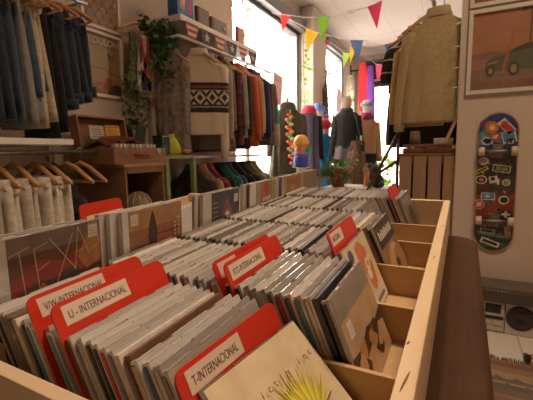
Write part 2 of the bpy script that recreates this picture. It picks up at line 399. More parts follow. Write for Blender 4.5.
# ------------------------------------------------------------------ CDs
def mesh_of(f):
    b = B(); f(b); bmesh.ops.recalc_face_normals(b, faces=b.faces[:])
    me = bpy.data.meshes.new('cd'); b.to_mesh(me); b.free(); me.materials.append(None); return me
def tray_f(b): box(b, .0003, .0060, .0008, .1412, .0006, .1226, bev=.0004)
def lid_f(b):
    box(b, .0063, .0100, 0, .142, 0, .1236)
    for y0, y1 in ((0, .030), (.044, .098), (.112, .142)): box(b, .0063, .0100, y0, y1, .1237, .125, bev=.0003)
    box(b, .0003, .0060, .0006, .006, .0010, .0030); box(b, .0003, .0060, .0006, .006, .121, .1240)
def spine_f(b): box(b, .0008, .0056, -.0004, .0007, .0032, .1205)
def book_f(b): box(b, .0068, .0094, .030, .112, .1237, .1240)
def digi_f(b): box(b, 0, .0078, 0, .140, 0, .1245, bev=.0006)
ME = {k: mesh_of(f) for k, f in dict(tray=tray_f, lid=lid_f, spine_card=spine_f, booklet=book_f, sleeve=digi_f).items()}
def inst(name, me, m, parent):
    o = bpy.data.objects.new(name, me); C.objects.link(o); o.parent = parent
    o.material_slots[0].link = 'OBJECT'; o.material_slots[0].material = m
    return o
def cd(mat, label, group, spine, tray, lid, book, digi=False):
    t = thing('compact_disc_case', label, 'CD', mat, group)
    if digi: inst('card_sleeve', ME['sleeve'], SP[spine], t)
    else:
        inst('tray', ME['tray'], tray, t); inst('lid', ME['lid'], lid, t)
        inst('spine_card', ME['spine_card'], SP[spine], t); inst('booklet', ME['booklet'], SP[book], t)
    return t
def lean(base, x, y, z, th, yaw=0): return base @ T(x, y, z) @ Rot(yaw, 'Z') @ Rot(-th, 'Y')
CM = {}
def cc(name, c, rough=.4, var=.15, scale=25):
    if name not in CM: CM[name] = pm('print_'+name, c, rough, coat=.3, var=var, scale=scale)
    return CM[name]
def sticker(parent, u, v):   # the shop's small price sticker on a cover
    art('price_sticker', .016, .019, [(rc(0, 0, 1, 1), cc('sticker', (.70, .62, .55)))] + [(rc(.2, .25+.2*k, .8, .31+.2*k), cc('sticker_ink', (.45, .40, .36))) for k in range(3)], parent, FACE_X(.0107, u, v), .0003)
def cover(parent, layers, u0=.0125): return art('cover', .1415-u0, .1215, layers, parent, FACE_X(.0101, u0, .0017))

def divider(base, x, y, z, th, label, txt, w=.150, h=.158, u=(.010, .076), size=.0118, sx=.92, yaw=0, drop=.0045):
    t = thing('divider_card', label, 'divider', lean(base, x, y, z, th, yaw), 'red divider cards')
    b = B(); p = rrect(0, w, 0, h, .010, 5); prism(b, p, 0, .0022)
    obj('card', b, M['red_plastic'], t, FACE_X(0, 0, 0))
    if txt is not None:
        lb = obox('paper_label', M['label'], t, .0022, .0025, u[0], u[1], h-drop-.020, h-drop)
        if txt: text(txt, size, M['ink'], lb, FACE_X(.00262, u[0]+.005, h-.0190), sx=sx)
    return t

rowname = ['nearest row', 'second row', 'third row', 'fourth row', 'fifth row', 'farthest row']
TH = [R(23), R(21), R(22), R(23), R(25), R(22)]
XR = [-.100, -.086, -.118, -.104, -.158, -.103]      # base of the last (rightmost) case of each row
LEFT = -.448
spw = ['white']*7+['cream']*4+['grey']*5+['black']*6+['brown']*4+['teal', 'blue', 'red', 'navy', 'green', 'orange', 'purple', 'red', 'blue', 'teal', 'yellow', 'pink']
trays = [M['tray_white']]*2+[M['tray_grey']]*4+[M['tray_black']]*4
# spine colours read off the photograph, from the right end leftwards
KNOWN = [
 ['white', 'grey', 'white', 'blue', 'cream', 'brown', 'white', 'grey', 'red', 'black', 'black', 'white', 'brown', 'grey', 'teal', 'cream', 'white', 'teal', 'black', 'white', 'brown', 'grey', 'grey', 'black', 'black'],
 ['black', 'black', 'white', 'teal', 'blue', 'red', 'brown', 'white', 'cream', 'white', 'black', 'black', 'orange', 'red', 'white', 'blue', 'white', 'red', 'blue', 'black', 'white', 'white', 'cream', 'white', 'yellow', 'blue'],
 ['white', 'white', 'black', 'pink', 'teal', 'black', 'white', 'black', 'brown', 'black', 'black', 'blue', 'black', 'white', 'red', 'black', 'teal', 'black', 'white', 'red', 'black', 'grey'],
 ['black', 'cream', 'cream', 'brown', 'purple', 'yellow', 'red', 'grey', 'yellow', 'teal', 'black', 'orange', 'teal', 'black', 'green', 'white', 'red', 'brown', 'grey', 'black', 'black', 'blue', 'black'],
 [], ['grey', 'white', 'black', 'white']]
front_discs = {}
for ri in range(6):
    y0 = RY[ri]+.0075 if ri else .1965
    th = TH[ri]; x = XR[ri]; k = 0
    sect = {0: [(-.2175, 'T divider'), (-.345-.0, 'U divider')], 1: [], 2: [], 3: [], 4: [], 5: []}
    step = .0104/math.cos(th)
    divs = {0: [(-.137, 'T'), (-.2905, 'U'), (-.331, 'V')], 1: [(-.210, 'XYZ'), (-.226, 'blank')], 2: [(-.128, 'mid')], 5: [(-.124, 'far')]}.get(ri, [])
    n = 0; after = None; cnt = 0
    while x > LEFT+.012:
        if divs and x < divs[0][0]+.006 and n > 0:
            d = divs.pop(0)[1]; xd = -.148 if d == 'T' else x+step-.0032
            if d == 'T': divider(BX, xd, y0-.004, -.3, R(23.5), 'red divider card with a label reading T-INTERNACIONAL, behind the cream cover', 'T-INTERNACIONAL', h=.125, u=(.010, .082), sx=.58, yaw=R(-5)); after = 'T'
            if d == 'U': divider(BX, xd, y0-.003, -.3, th, 'red divider card with a label reading U - INTERNACIONAL', 'U - INTERNACIONAL', h=.157, u=(.010, .090), sx=.63); after = 'U'
            if d == 'V': divider(BX, xd, y0-.003, -.3, th, 'red divider card with a label reading V/W-INTERNACIONAL', 'V/W-INTERNACIONAL', h=.158, u=(.010, .090), sx=.60); after = 'V/W'
            if d == 'XYZ': divider(BX, xd, y0-.003, -.3, th, 'red divider card with a label reading XYZ-INTERNACIONAL in the second row', 'XYZ-INTERNACIONAL', h=.153, u=(.008, .095), sx=.62); after = 'XYZ'
            if d == 'blank': divider(BX, xd, y0-.004, -.3, th, 'red divider card whose label is half hidden behind the XYZ card', '', h=.154, u=(.008, .05)); after = 'half hidden'
            if d == 'mid': divider(BX, xd, y0+.002, -.3, th, 'red divider card with a short brown label in the third row', 'NACIONAL', w=.142, h=.157, u=(.008, .064), size=.0135, sx=.52); after = 'third row'
            if d == 'far': divider(BX, xd, y0+.004, -.3, th, 'plain red divider card standing up in the farthest row', None, w=.130, h=.153); after = 'plain red'
            cnt = 0; x = xd-.0112/math.cos(th)+(.0012 if d == 'T' else 0)
        kn = KNOWN[ri]
        sp = kn[n] if n < len(kn) else random.choice(spw)
        tr = random.choice(trays); ld = random.choice([M['plastic'], M['plastic'], M['plastic2']]); bk = random.choice(['white', 'black', 'cream', 'grey', 'grey', 'black', 'brown'])
        digi = (n > 0 and random.random() < .12 and sp in ('cream', 'brown', 'white', 'black', 'grey'))
        cnt += 1
        if after: where = '%s left of the %s divider, %s' % (ordw(cnt), after, rowname[ri])
        else: where = '%s from the right end of the %s' % (ordw(n+1), rowname[ri])
        lab = ('CD in a %s card sleeve, ' if digi else 'CD case with %s spine, ') % sp + where
        a = th+random.uniform(-.012, .012)
        if ri == 0 and n == 0: mt_ = lean(BX, -.101, y0+.001, -.3, R(46), R(-9))
        mt = lean(BX, x, y0+random.uniform(-.0025, .0035), -.3, a, random.uniform(-.006, .006))
        if ri == 0 and n == 0: mt, digi = mt_, False
        t = cd(mt, lab, 'CDs in the low bin', sp, tr, ld, bk, digi)
        if n == 0: front_discs[ri] = t
        x -= (.0085/math.cos(th) if digi else step)+random.uniform(0, .0006)
        if ri == 0 and n == 0: x = -.1335
        n += 1

cream = cc('cream', (.68, .55, .36)); dkb = cc('dark_brown', (.06, .035, .022)); org = cc('orange', (.60, .20, .07)); wht = cc('white', (.72, .66, .56))
blk = cc('black', (.02, .017, .016)); tan = cc('tan', (.50, .30, .15)); yel = cc('yellow', (.72, .58, .08)); gry = cc('grey', (.24, .21, .18)); red = cc('red', (.50, .06, .04)); blu = cc('blue', (.05, .08, .24))
def relabel(t, s): t['label'] = s
# nearest row: cream cover with a yellow tuft
t = front_discs[0]; relabel(t, 'CD with a cream cover and a yellow spiky drawing, leaning at the front')
spikes = [(rc(0, 0, 1, 1), cream)]
for k in range(26):
    a = R(20+k*5.6); r1 = .30+.09*((k*7) % 5)/5
    c0, s0 = math.cos(a), math.sin(a)
    spikes.append(([(.60+.10*c0-.025*s0, .30+.10*s0+.025*c0), (.60+.10*c0+.025*s0, .30+.10*s0-.025*c0), (.60+r1*c0*1.0, .30+r1*1.25*s0)], cc('tuft%d' % (k % 3), [(.60, .50, .04), (.72, .64, .10), (.45, .42, .05)][k % 3])))
spikes += [(ell(.60, .24, .17, .15), wht), (ell(.60, .33, .17, .05, 18, 0, PI), dkb), (ell(.53, .25, .065, .075), dkb), (ell(.53, .25, .052, .060), wht), (ell(.69, .25, .065, .075), dkb), (ell(.69, .25, .052, .060), wht),
           (ell(.53, .25, .02, .02), dkb), (ell(.69, .25, .02, .02), dkb), (rc(.50, .13, .70, .16), red), ([(.72, .33), (.86, .37), (.86, .38), (.72, .345)], dkb)]
cv = cover(t, spikes, .004)
for k, ch in enumerate('strictly inc'):
    if ch != ' ': text(ch, .0105, cc('dark_red', (.25, .04, .03)), cv, Matrix.Translation((.012+k*.0100, .084, .0045)) @ Rot(.1*((k % 3)-1), 'Z'))
# second row: tan desert cover with a brown fox-like painting and a sticker
t = front_discs[1]; relabel(t, 'CD with a tan and brown painted cover and a price sticker, end of second row')
lay = [(rc(0, 0, 1, 1), tan), (rc(0, .74, 1, 1), gry), (rc(0, .40, 1, .745), cc('sand', (.46, .31, .19)))]
random.seed(5)
lay.append(([(0, .42), (.25, .38), (.5, .46), (.8, .40), (1, .44), (1, .30), (.6, .30), (.3, .25), (0, .30)], dkb))
for k in range(9):
    x, y = .15+.7*random.random(), .12+.26*random.random()
    lay.append(([(x+.13*math.cos(a)*random.uniform(.5, 1.1), y+.10*math.sin(a)*random.uniform(.5, 1.1)) for a in [2*PI*j/9 for j in range(9)]], [cc('ochre', (.42, .22, .07)), dkb, tan][k % 3]))
cover(t, lay, .004); sticker(t, .018, .068)
# third row: pale cover with an orange shape
t = front_discs[2]; relabel(t, 'CD with a pale cover, orange guitar shape and blue dot, end of third row')
lay = [(rc(0, 0, 1, 1), cream), (rc(0, 0, 1, .22), wht), ([(.42, .92), (.62, .96), (.80, .80), (.86, .55), (.80, .30), (.66, .20), (.56, .30), (.50, .50), (.40, .68)], org),
       (ell(.22, .86, .09, .09), blu), (ell(.68, .60, .09, .09), wht), (ell(.80, .66, .06, .06), wht), (ell(.62, .46, .08, .08), wht), (ell(.68, .60, .04, .04), org), (rc(.55, .06, .9, .12), gry)]
cover(t, lay, .004)
# fourth row: dark top with lettering, pale guitar curve
t = front_discs[3]; relabel(t, 'CD with a dark title band over a tan guitar, end of fourth row')
lay = [(rc(0, 0, 1, 1), cc('brown_mid', (.26, .15, .08))), (rc(0, .62, 1, 1), blk), (ell(.55, .22, .42, .36), tan), (ell(.75, .22, .30, .26), cc('brown2', (.34, .19, .09))), (ell(.55, .22, .10, .09), dkb)]
lay += [(rc(.10+.09*k, .74, .16+.09*k, .88-.03*(k % 2)), wht) for k in range(9)]
cover(t, lay, .004)
t = front_discs[4]; relabel(t, 'CD case with a grey cover, end of the fifth row')
cover(t, [(rc(0, 0, 1, 1), gry), (ell(.5, .5, .3, .3), dkb)], .004)
t = front_discs[5]; relabel(t, 'CD case with a dark grey cover at the end of the farthest row')
cover(t, [(rc(0, 0, 1, 1), cc('slate', (.16, .13, .11))), (rc(.08, .80, .92, .92), gry), (ell(.5, .42, .28, .30), dkb)], .004)

# upper bin cases
random.seed(21)
UZ = -.2285
descr = ['TEXAS cover', 'statue cover', 'red arch cover', 'striped cover', 'icon cover', 'grey arch cover']
upper = []
for ri in range(6):
    y0 = [.219, .402, .612, .812, 1.000, 1.155][ri]
    x = -.4905
    for n in range(3 if ri in (0, 1) else 2):
        sp = random.choice(['white', 'cream', 'white', 'grey', 'brown'])
        lab = 'CD case with %s spine, %s behind the %s on the raised ledge' % (sp, ordw(n), descr[ri])
        tr = random.choice([M['tray_white'], M['tray_white'], M['tray_grey']])
        t = cd(lean(B2, x, y0-(.012, .012, .008, .020, .020, .012)[ri]*n+random.uniform(-.002, .002), UZ, R(-3)+random.uniform(-.01, .01), random.uniform(-.006, .006)), lab, 'CDs on the raised ledge', sp, tr, M['plastic'], 'white')
        if n == 0: upper.append(t)
        x -= .0112+random.uniform(0, .0012)
# the second low bin: what shows through the gaps between the face-out cases
rn3 = ['first row', 'second row', 'third row', 'fourth row', 'fifth row', 'last row']
for ri in range(6):
    x = -.597; n = 0
    while n < (14 if ri in (1, 2) else 5):
        if ri == 1 and n == 2: divider(BX, x, .445, -.3, R(8), 'red divider card with a pale label seen through the gap beside the TEXAS cover', '', w=.10, h=.182, u=(.012, .100), drop=.024); x -= .008
        n += 1
        cd(lean(BX, x, RY[ri]+.009+random.uniform(-.002, .002), -.3, R(14)+random.uniform(-.01, .01)), 'CD with white spine, %s from the ledge, %s of the second bin' % (ordw(n), rn3[ri]), 'CDs in the second low bin', 'white', M['tray_white'] if n % 3 else M['tray_grey'], M['plastic'], 'white')
        x -= .0112
t = upper[0]; relabel(t, 'CD with a dark red-brown cover reading TEXAS in thin letters')
random.seed(8)
lay = [(rc(0, 0, 1, 1), cc('umber', (.12, .05, .025)))]
lay += [(rc(0, .80, 1, 1), cc('greyish', (.17, .13, .10))), ([(0, .55), (.3, .72), (.55, .62), (.8, .82), (1, .74), (1, .52), (.6, .44), (.25, .50), (0, .38)], cc('deep_red', (.27, .035, .02))),
        ([(.05, .10), (.30, .46), (.42, .30), (.5, .05)], cc('rust', (.40, .17, .05))), ([(.70, .62), (.84, .90), (.99, .80), (.97, .5), (.8, .45)], cc('rust', (.40, .17, .05))), ([(.45, 0), (.5, .5), (.66, .55), (.78, .38), (.74, 0)], dkb),
        ([(.8, .05), (.86, .42), (.99, .40), (1, .05)], cc('rust', (.40, .17, .05))), ([(0, 0), (.0, .28), (.12, .36), (.2, 0)], cc('deep_red', (.27, .035, .02)))]
def stroke(x0, y0, x1, y1, w=.0045):
    dx, dy = x1-x0, y1-y0; l = math.hypot(dx, dy); nx, ny = -dy/l*w, dx/l*w
    return [(x0+nx, y0+ny), (x0-nx, y0-ny), (x1-nx, y1-ny), (x1+nx, y1+ny)]
li = cc('thin_line', (.58, .42, .30))
for s in ((.00, .82, .20, .88), (.10, .85, .13, .30), (.24, .84, .27, .30), (.24, .84, .38, .88), (.26, .60, .38, .66), (.27, .30, .42, .36), (.40, .92, .66, .50), (.42, .34, .66, .92), (.66, .48, .72, .98), (.72, .98, .84, .62), (.68, .68, .82, .72), (.84, .66, .97, .72), (.97, .72, .96, .84), (.96, .84, .84, .86), (.84, .86, .85, .98), (.85, .98, .97, .99)):
    lay.append((stroke(*s), li))
cover(t, lay); sticker(t, .121, .100)
t = upper[1]; relabel(t, 'CD with a brown cover showing a dark statue and vertical white lettering')
cv = cover(t, [(rc(0, 0, 1, 1), cc('clay', (.30, .13, .055))), (rc(0, .72, 1, 1), cc('amber', (.42, .23, .09))), ([(.45, .30), (.55, .26), (.95, .38), (.95, .62), (.62, .72), (.45, .6)], cc('brick', (.34, .10, .05))), ([(.30, .02), (.50, .06), (.50, .42), (.47, .46), (.49, .66), (.45, .86), (.41, .96), (.38, .88), (.33, .72), (.33, .46), (.30, .42)], dkb), (rc(.30, .58, .95, .60), dkb), (rc(.02, .02, .28, .5), cc('clay2', (.24, .10, .045)))])
for k in range(9): pass
for u, n in ((.108, 8), (.118, 9)):
    b = B()
    for k in range(n):
        z = .028+k*.0078
        for q in range(3): box(b, u+(-.0022+.0018*q), u+(-.0012+.0018*q), z, z+.005-.002*((k+q) % 2), .0016, .0018)
    obj('lettering', b, M['white_ink'], cv)
sticker(t, .016, .098)
t = upper[2]; relabel(t, 'CD with a dark blue-grey cover showing an orange pointed arch')
lay = [(rc(0, 0, 1, 1), cc('slateblue', (.055, .06, .075))), ([(.30, .05), (.30, .66), (.40, .86), (.53, .96), (.66, .86), (.76, .66), (.76, .05)], cc('arch_blue', (.06, .07, .16))), ([(.36, .05), (.36, .60), (.53, .88), (.70, .60), (.70, .05), (.62, .05), (.62, .55), (.53, .74), (.44, .55), (.44, .05)], cc('arch_red', (.30, .09, .04))), (ell(.53, .36, .07, .30), org), (ell(.53, .56, .09, .04), wht)]
lay += [(rc(.02, .12+.085*k, .20, .14+.085*k), cc('pinkish', (.45, .25, .20))) for k in range(9)]
cover(t, lay, .03); sticker(t, .118, .092)
t = upper[3]; relabel(t, 'CD with a green, tan and red striped cover with bulky white lettering')
lay = [(rc(0, 0, 1, 1), cc('olive', (.25, .22, .10))), (rc(0, 0, .22, 1), cc('pale_tan', (.42, .30, .18))), (rc(.22, 0, .42, 1), cc('rose', (.42, .18, .12))), (rc(.42, .62, .62, 1), red), (rc(.66, 0, .80, 1), cc('moss', (.24, .27, .12))), (rc(.80, 0, 1, 1), cc('mustard', (.42, .31, .11)))]
lay += [(ell(.38+.10*k, .52+.03*(k % 2), .07, .12), wht) for k in range(4)]+[(ell(.38+.10*k, .52+.03*(k % 2), .03, .06), dkb) for k in range(4)]+[(ell(.42+.16*k, .16, .07, .20), cc('rose', (.42, .18, .12))) for k in range(2)]
cover(t, lay, .03)
t = upper[4]; relabel(t, 'CD with a golden orange icon-like cover and dotted border')
lay = [(rc(0, 0, 1, 1), cc('gold', (.47, .22, .06))), (rc(.12, .08, .95, .95), cc('gold2', (.36, .17, .06))), ([(.30, .1), (.34, .6), (.5, .92), (.66, .6), (.74, .1)], cc('bronze', (.25, .13, .07))), (ell(.5, .66, .10, .12), cc('gold3', (.45, .28, .12))), (ell(.5, .40, .16, .10), dkb)]
lay += [(ell(.05, .06+.1*k, .02, .03, 8), wht) for k in range(10)]
cover(t, lay)
t = upper[5]; relabel(t, 'CD with a grey-brown cover showing a rounded arch, farthest in the raised bin')
cover(t, [(rc(0, 0, 1, 1), cc('taupe', (.30, .21, .14))), (ell(.5, .36, .30, .34), gry), (rc(.2, .05, .8, .36), gry), (ell(.5, .32, .18, .22), cc('taupe2', (.20, .14, .10)))])

# ------------------------------------------------------------------ clothes helpers
def sgn(v): return 1 if v >= 0 else -1
def ring(cx, cy, z, hw, th, n=30, p=.75, amp=0, k=7, ph=0):
    o = []
    for j in range(n):
        a = 2*PI*j/n; c, s = math.cos(a), math.sin(a)
        r = 1+amp*math.sin(k*a+ph)
        o.append(Vector((cx+hw*sgn(c)*abs(c)**p*(1+amp*.3*math.sin(3*a+ph)), cy+th*sgn(s)*abs(s)**p*r, z)))
    return o
def garment(name, label, cat, mat, m, w=.21, L=.62, t=.045, sl=.5, sleeve_m=None, collar_m=None, hem=1.0, group=None, amp=.18, seed=0, spread=.05, hood=False, open_front=None):
    """a top or coat on its hanger: body mesh, two sleeves, collar; origin at the neck, width along X"""
    rnd = random.Random(seed); ph = rnd.uniform(0, 6)
    th = thing(name, label, cat, mat, group)
    b = B(); rs = []
    for z, fw_, ft, am in ((-L, hem, .95, 1), (-L+.012, hem*1.01, 1, 1), (-L*.75, .96*hem**.6, 1.05, .8), (-L*.5, .93, 1.1, .55), (-.22, .94, 1.1, .35), (-.16, .96, .95, .2), (-.115, .86, .80, .1), (-.075, .66, .70, .05), (-.036, .46, .66, 0), (0, .33, .66, 0)):
        rs.append(ring(0, 0, z, w*fw_, t*ft, amp=amp*am*1.6, k=9, ph=ph+z*3))
    loft(b, rs, 0); obj('body', b, m, th)
    for s in (-1, 1):
        b = B(); rs = []
        for q in range(9):
            f = q/8; x = s*(w*.86+spread*math.sin(f*PI/2)); z = -.125-f*(sl-.125); r = .064-.020*f
            if q == 0: rs.append(ring(x-s*.02, 0, z+.028, r*.45, r*.45, 14))
            rs.append(ring(x, .012*math.sin(f*3+ph), z, r*.75, r*.62, 14, .9, .10*(1 if q not in (7,) else -.5), 4, ph+f*7))
        loft(b, rs, 0); obj('sleeve', b, sleeve_m or m, th)
    b = B()
    if hood: loft(b, [ring(0, .01, z, a, c, 20, .9, .08, 5, ph) for z, a, c in ((-.05, .10, .05), (-.01, .10, .07), (.03, .085, .06), (.05, .05, .035))])
    else:
        loft(b, [ring(0, 0, z, a, c, 20, .9) for z, a, c in ((-.025, .082, .040), (.012, .070, .036), (.03, .066, .034), (.030, .056, .026), (-.01, .06, .028))], caps=False)
    obj('hood' if hood else 'collar', b, collar_m or m, th)
    if open_front:
        b = B(); box(b, -.02, .02, -t*1.14, -t*1.02, -L+.01, -.05, bev=.003); obj('placket', b, open_front, th)
    return th
def hanger(label, mat, m=None, w=.21, group=None, bar=True, wire=False):
    t = thing('clothes_hanger', label, 'hanger', mat, group)
    b = B()
    pts = [(-w, 0, -.105), (-w*.7, 0, -.072), (-w*.35, 0, -.03), (0, 0, -.008), (w*.35, 0, -.03), (w*.7, 0, -.072), (w, 0, -.105)]
    tube(b, pts, [.009, .012, .013, .014, .013, .012, .009] if not wire else .003, 8)
    obj('shoulder_bar', b, m or M['hanger'], t)
    b = B(); tube(b, [(0, 0, -.01), (0, 0, .03), (0, .016, .045), (0, .020, .062), (0, 0, .078), (0, -.020, .062)], .002, 6); obj('hook', b, M['steel'], t)
    if bar:
        b = B(); tube(b, [(-w*.92, 0, -.105), (w*.92, 0, -.105)], .005, 6); obj('trouser_bar', b, m or M['hanger'], t)
    return t
def trousers(label, mat, m, w=.11, L=.55, t=.022, seed=0, group=None, cuff=None, dl=.04, flare=(.94, .12)):
    """trousers folded over a hanger bar: a front and a rear leg hanging from the fold"""
    rnd = random.Random(seed); th = thing('folded_trousers', label, 'trousers', mat, group)
    for s, l in ((-1, L), (1, L-dl)):
        b = B(); rs = []
        for q in range(9):
            f = q/8; z = -l*f; ph = rnd.uniform(0, .6)+seed
            rs.append(ring(.012*math.sin(f*2.2+seed)*s, s*(t*.55), z, w*(flare[0]+flare[1]*f), t*(.62+.35*math.sin(PI*min(1, f*1.1))*.7), 22, .7, .16*f+.05, 6, ph+f*2))
        loft(b, rs); obj('trouser_leg', b, m, th)
        if cuff:
            b = B(); loft(b, [ring((rs[-1][0].x-rs[-1][0].x), s*t*.55, z, w*(sum(flare)+.03), t*1.0, 22, .7, .1, 6, seed) for z in (-l-.004, -l+.045)]); obj('cuff', b, cuff, th)
    b = B(); tube(b, [(-w*flare[0], 0, 0), (w*flare[0], 0, 0)], t*1.15, 12); obj('fold', b, m, th)
    return th

# ------------------------------------------------------------------ left rack: jeans above, pale trousers below
rk = thing('clothes_rack', 'white shelf and rails holding the jeans and pale trousers by the wall', 'rack')
obox('shelf', M['white_trim'], rk, -2.29, -1.70, .0, 1.225, .052, .080, bev=.003)
for z, n in ((.835, 'upper_rail'), (.018, 'lower_rail')):
    b = B(); tube(b, [(-1.88, .0, z), (-1.88, 1.5, z)], .012, 10); obj(n, b, M['steel'], rk)
for y in (.02, 1.47):
    b = B(); tube(b, [(-2.27, y, z) for z in (FZ, 1.1)], .015, 10); obj('post', b, M['steel'], rk)
    for z in (.835, .018):
        b = B(); tube(b, [(-2.27, y, z), (-1.88, y, z)], .009, 8); obj('bracket', b, M['steel'], rk)
denim = [fab('denim_dark', (.035, .05, .085)), fab('denim_mid', (.06, .085, .13)), fab('denim_grey', (.10, .115, .14)), fab('grey_cotton', (.25, .24, .22)), fab('denim_blue', (.055, .095, .14)), fab('cream_cotton', (.50, .42, .31)), fab('black_denim', (.018, .018, .020)), fab('denim_navy', (.04, .055, .085)), fab('denim_ink', (.035, .045, .065))]
jl = [('dark blue jeans folded over a hanger, outermost at the near end of the rail', .945, .14, 0), ('mid blue jeans folded over a hanger, beside the outermost dark pair', .985, .16, 1), ('grey-blue jeans folded over a hanger, beside the pale grey trousers', 1.025, .14, 2), ('pale grey trousers folded over a hanger between the jeans', 1.07, .13, 3),
      ('faded blue jeans, short fold, between the grey and the cream trousers', 1.105, .27, 4), ('cream trousers folded over a hanger between blue and black jeans', 1.125, .13, 5), ('black jeans hanging lowest, next to the cream trousers', 1.19, .085, 6), ('navy jeans with turned-up cuffs, second from the framed posters', 1.275, .235, 7), ('dark navy jeans with turned-up cuffs, nearest the framed posters', 1.365, .28, 8)]
for k, (lb, y, zb, mi) in enumerate(jl):
    hanger('wooden hanger carrying the '+lb.split(' folded')[0].split(', ')[0].split(' hanging')[0].split(' with')[0]+(' nearest the posters' if k == 8 else ' on the upper rail'), T(-1.865, y, .775), group='wooden hangers on the upper rail', w=.20)
    trousers(lb, T(-1.86+.01*(k % 2), y, .675), denim[mi], .125, .675-zb, .028, k, 'jeans and trousers on the upper rail', denim[mi] if k >= 7 else None, .03, (.74, .42))
pale = [fab('ecru', (.52, .45, .36)), fab('beige_linen', (.46, .39, .30)), fab('white_cotton', (.62, .56, .48)), fab('sand_cotton', (.44, .37, .28)), fab('off_white', (.60, .53, .44))]
wl = [('beige linen trousers on the lower rail, nearest the camera end', .72, 1), ('ecru trousers on the lower rail, second from the camera end', .79, 0), ('sand coloured trousers on the lower rail, third from the camera end', .86, 3), ('off-white trousers with a crease on the lower rail, fourth along', .94, 4), ('ecru pleated trousers on the lower rail, fifth along', 1.02, 0), ('white wide trousers at the far end of the pale ones', 1.12, 2), ('white trousers half behind the last wooden hangers', 1.18, 2)]
for k, (lb, y, mi) in enumerate(wl):
    hanger('wooden hanger on the lower rail, %s from the camera end, with pale trousers' % ordw(k+1), T(-1.875, y, -.032), group='wooden hangers on the lower rail', w=.20)
    trousers(lb, T(-1.85, y, -.132), pale[mi], .125, .62, .030, k+20, 'pale trousers on the lower rail', None, .03)
for k, (y, lb) in enumerate(((1.30, 'empty wooden hanger at the far end of the lower rail'), (1.38, 'last empty wooden hanger on the lower rail, beside the crate'))):
    hanger(lb, T(-1.875, y, -.035), group='wooden hangers on the lower rail', w=.20)
blackf = fab('black_cloth', (.018, .016, .016)); 
garment('dark_vest', 'black top hanging below the empty hangers beside the crate', 'top', T(-1.93, 1.26, -.10), blackf, .17, .6, .035, .2, seed=3)
hanger('dark hanger inside the black top beside the crate', T(-1.93, 1.26, -.04), M['black'], .15, bar=False)

# ------------------------------------------------------------------ framed posters on the left wall
wf = wood('white_frame', (.62, .56, .48), (.68, .62, .54), 'z', .5)
def poster(label, o, w, h, layers, fm, fwid=.022, group=None):
    t = thing('framed_poster', label, 'poster', fm, group)
    b = B()
    for a in ((0, w, 0, fwid), (0, w, h-fwid, h), (0, fwid, fwid, h-fwid), (w-fwid, w, fwid, h-fwid)): box(b, a[0], a[1], a[2], a[3], 0, .022, bev=.0015)
    obj('frame', b, wf, t)
    p = art('print', w-2*fwid, h-2*fwid, layers, t, T(fwid, fwid, .004), .002, .0002)
    b = B(); box(b, fwid, w-fwid, fwid, h-fwid, .0105, .0118); obj('pane', b, M['glass'], t)
    return t, p
pc = lambda n, c: cc('poster_'+n, c, .6, .12, 8)
sky = pc('sky', (.34, .22, .10)); sea = pc('sea', (.30, .12, .05)); sandp = pc('sand', (.40, .21, .09)); pd = pc('dark', (.07, .045, .03))
hill = lambda pts: pts
random.seed(4)
lay = [(rc(0, 0, 1, 1), sky), (rc(0, .80, 1, 1), pc('sky2', (.22, .17, .09))), (rc(0, 0, 1, .42), sandp), ([(0, .46), (.5, .45), (1, .36), (1, .33), (.5, .42), (0, .43)], sea), ([(0, .10), (.3, .22), (.5, .20), (.7, .28), (.75, .1), (.4, 0), (0, 0)], pc('roof', (.34, .10, .035))), ([(.55, 0), (.62, .12), (.8, .20), (1, .18), (1, 0)], pd)]
for k in range(14):
    x, y = .02+.62*random.random(), .06+.24*random.random(); lay.append((rc(x, y, x+.10, y+.035), [sea, sandp, pc('roof', (.34, .10, .035))][k % 3]))
lay += [([(.60, .70), (.66, .62), (.70, .64), (.66, .73)], pd), ([(.72, .66), (.78, .60), (.80, .63), (.76, .72)], pc('flag_red', (.34, .05, .03)))]
t, p = poster('white-framed travel poster with TOULON across its top, under another frame', 0, .33, .452, lay, FACE_X(-2.298, 1.772, .412))
text('TOULON', .062, pc('letters', (.68, .50, .34)), p, T(.012, .345, .0085), sx=1.02)
lay = [(rc(0, 0, 1, 1), pc('town', (.36, .17, .07)))]
for r_ in range(9):
    for k in range(8):
        lay.append((rc(.03+.12*k, .02+.11*r_, .12+.12*k, .10+.11*r_), [pc('t1', (.40, .22, .10)), pc('t2', (.30, .12, .05)), pc('t3', (.45, .30, .17)), pc('t4', (.25, .17, .10))][(k*3+r_*5) % 4]))
        lay.append((rc(.055+.12*k, .04+.11*r_, .085+.12*k, .075+.11*r_), pd))
poster('white-framed poster of stacked orange houses, above the TOULON poster', 0, .33, .452, lay, FACE_X(-2.298, 1.772, .878))
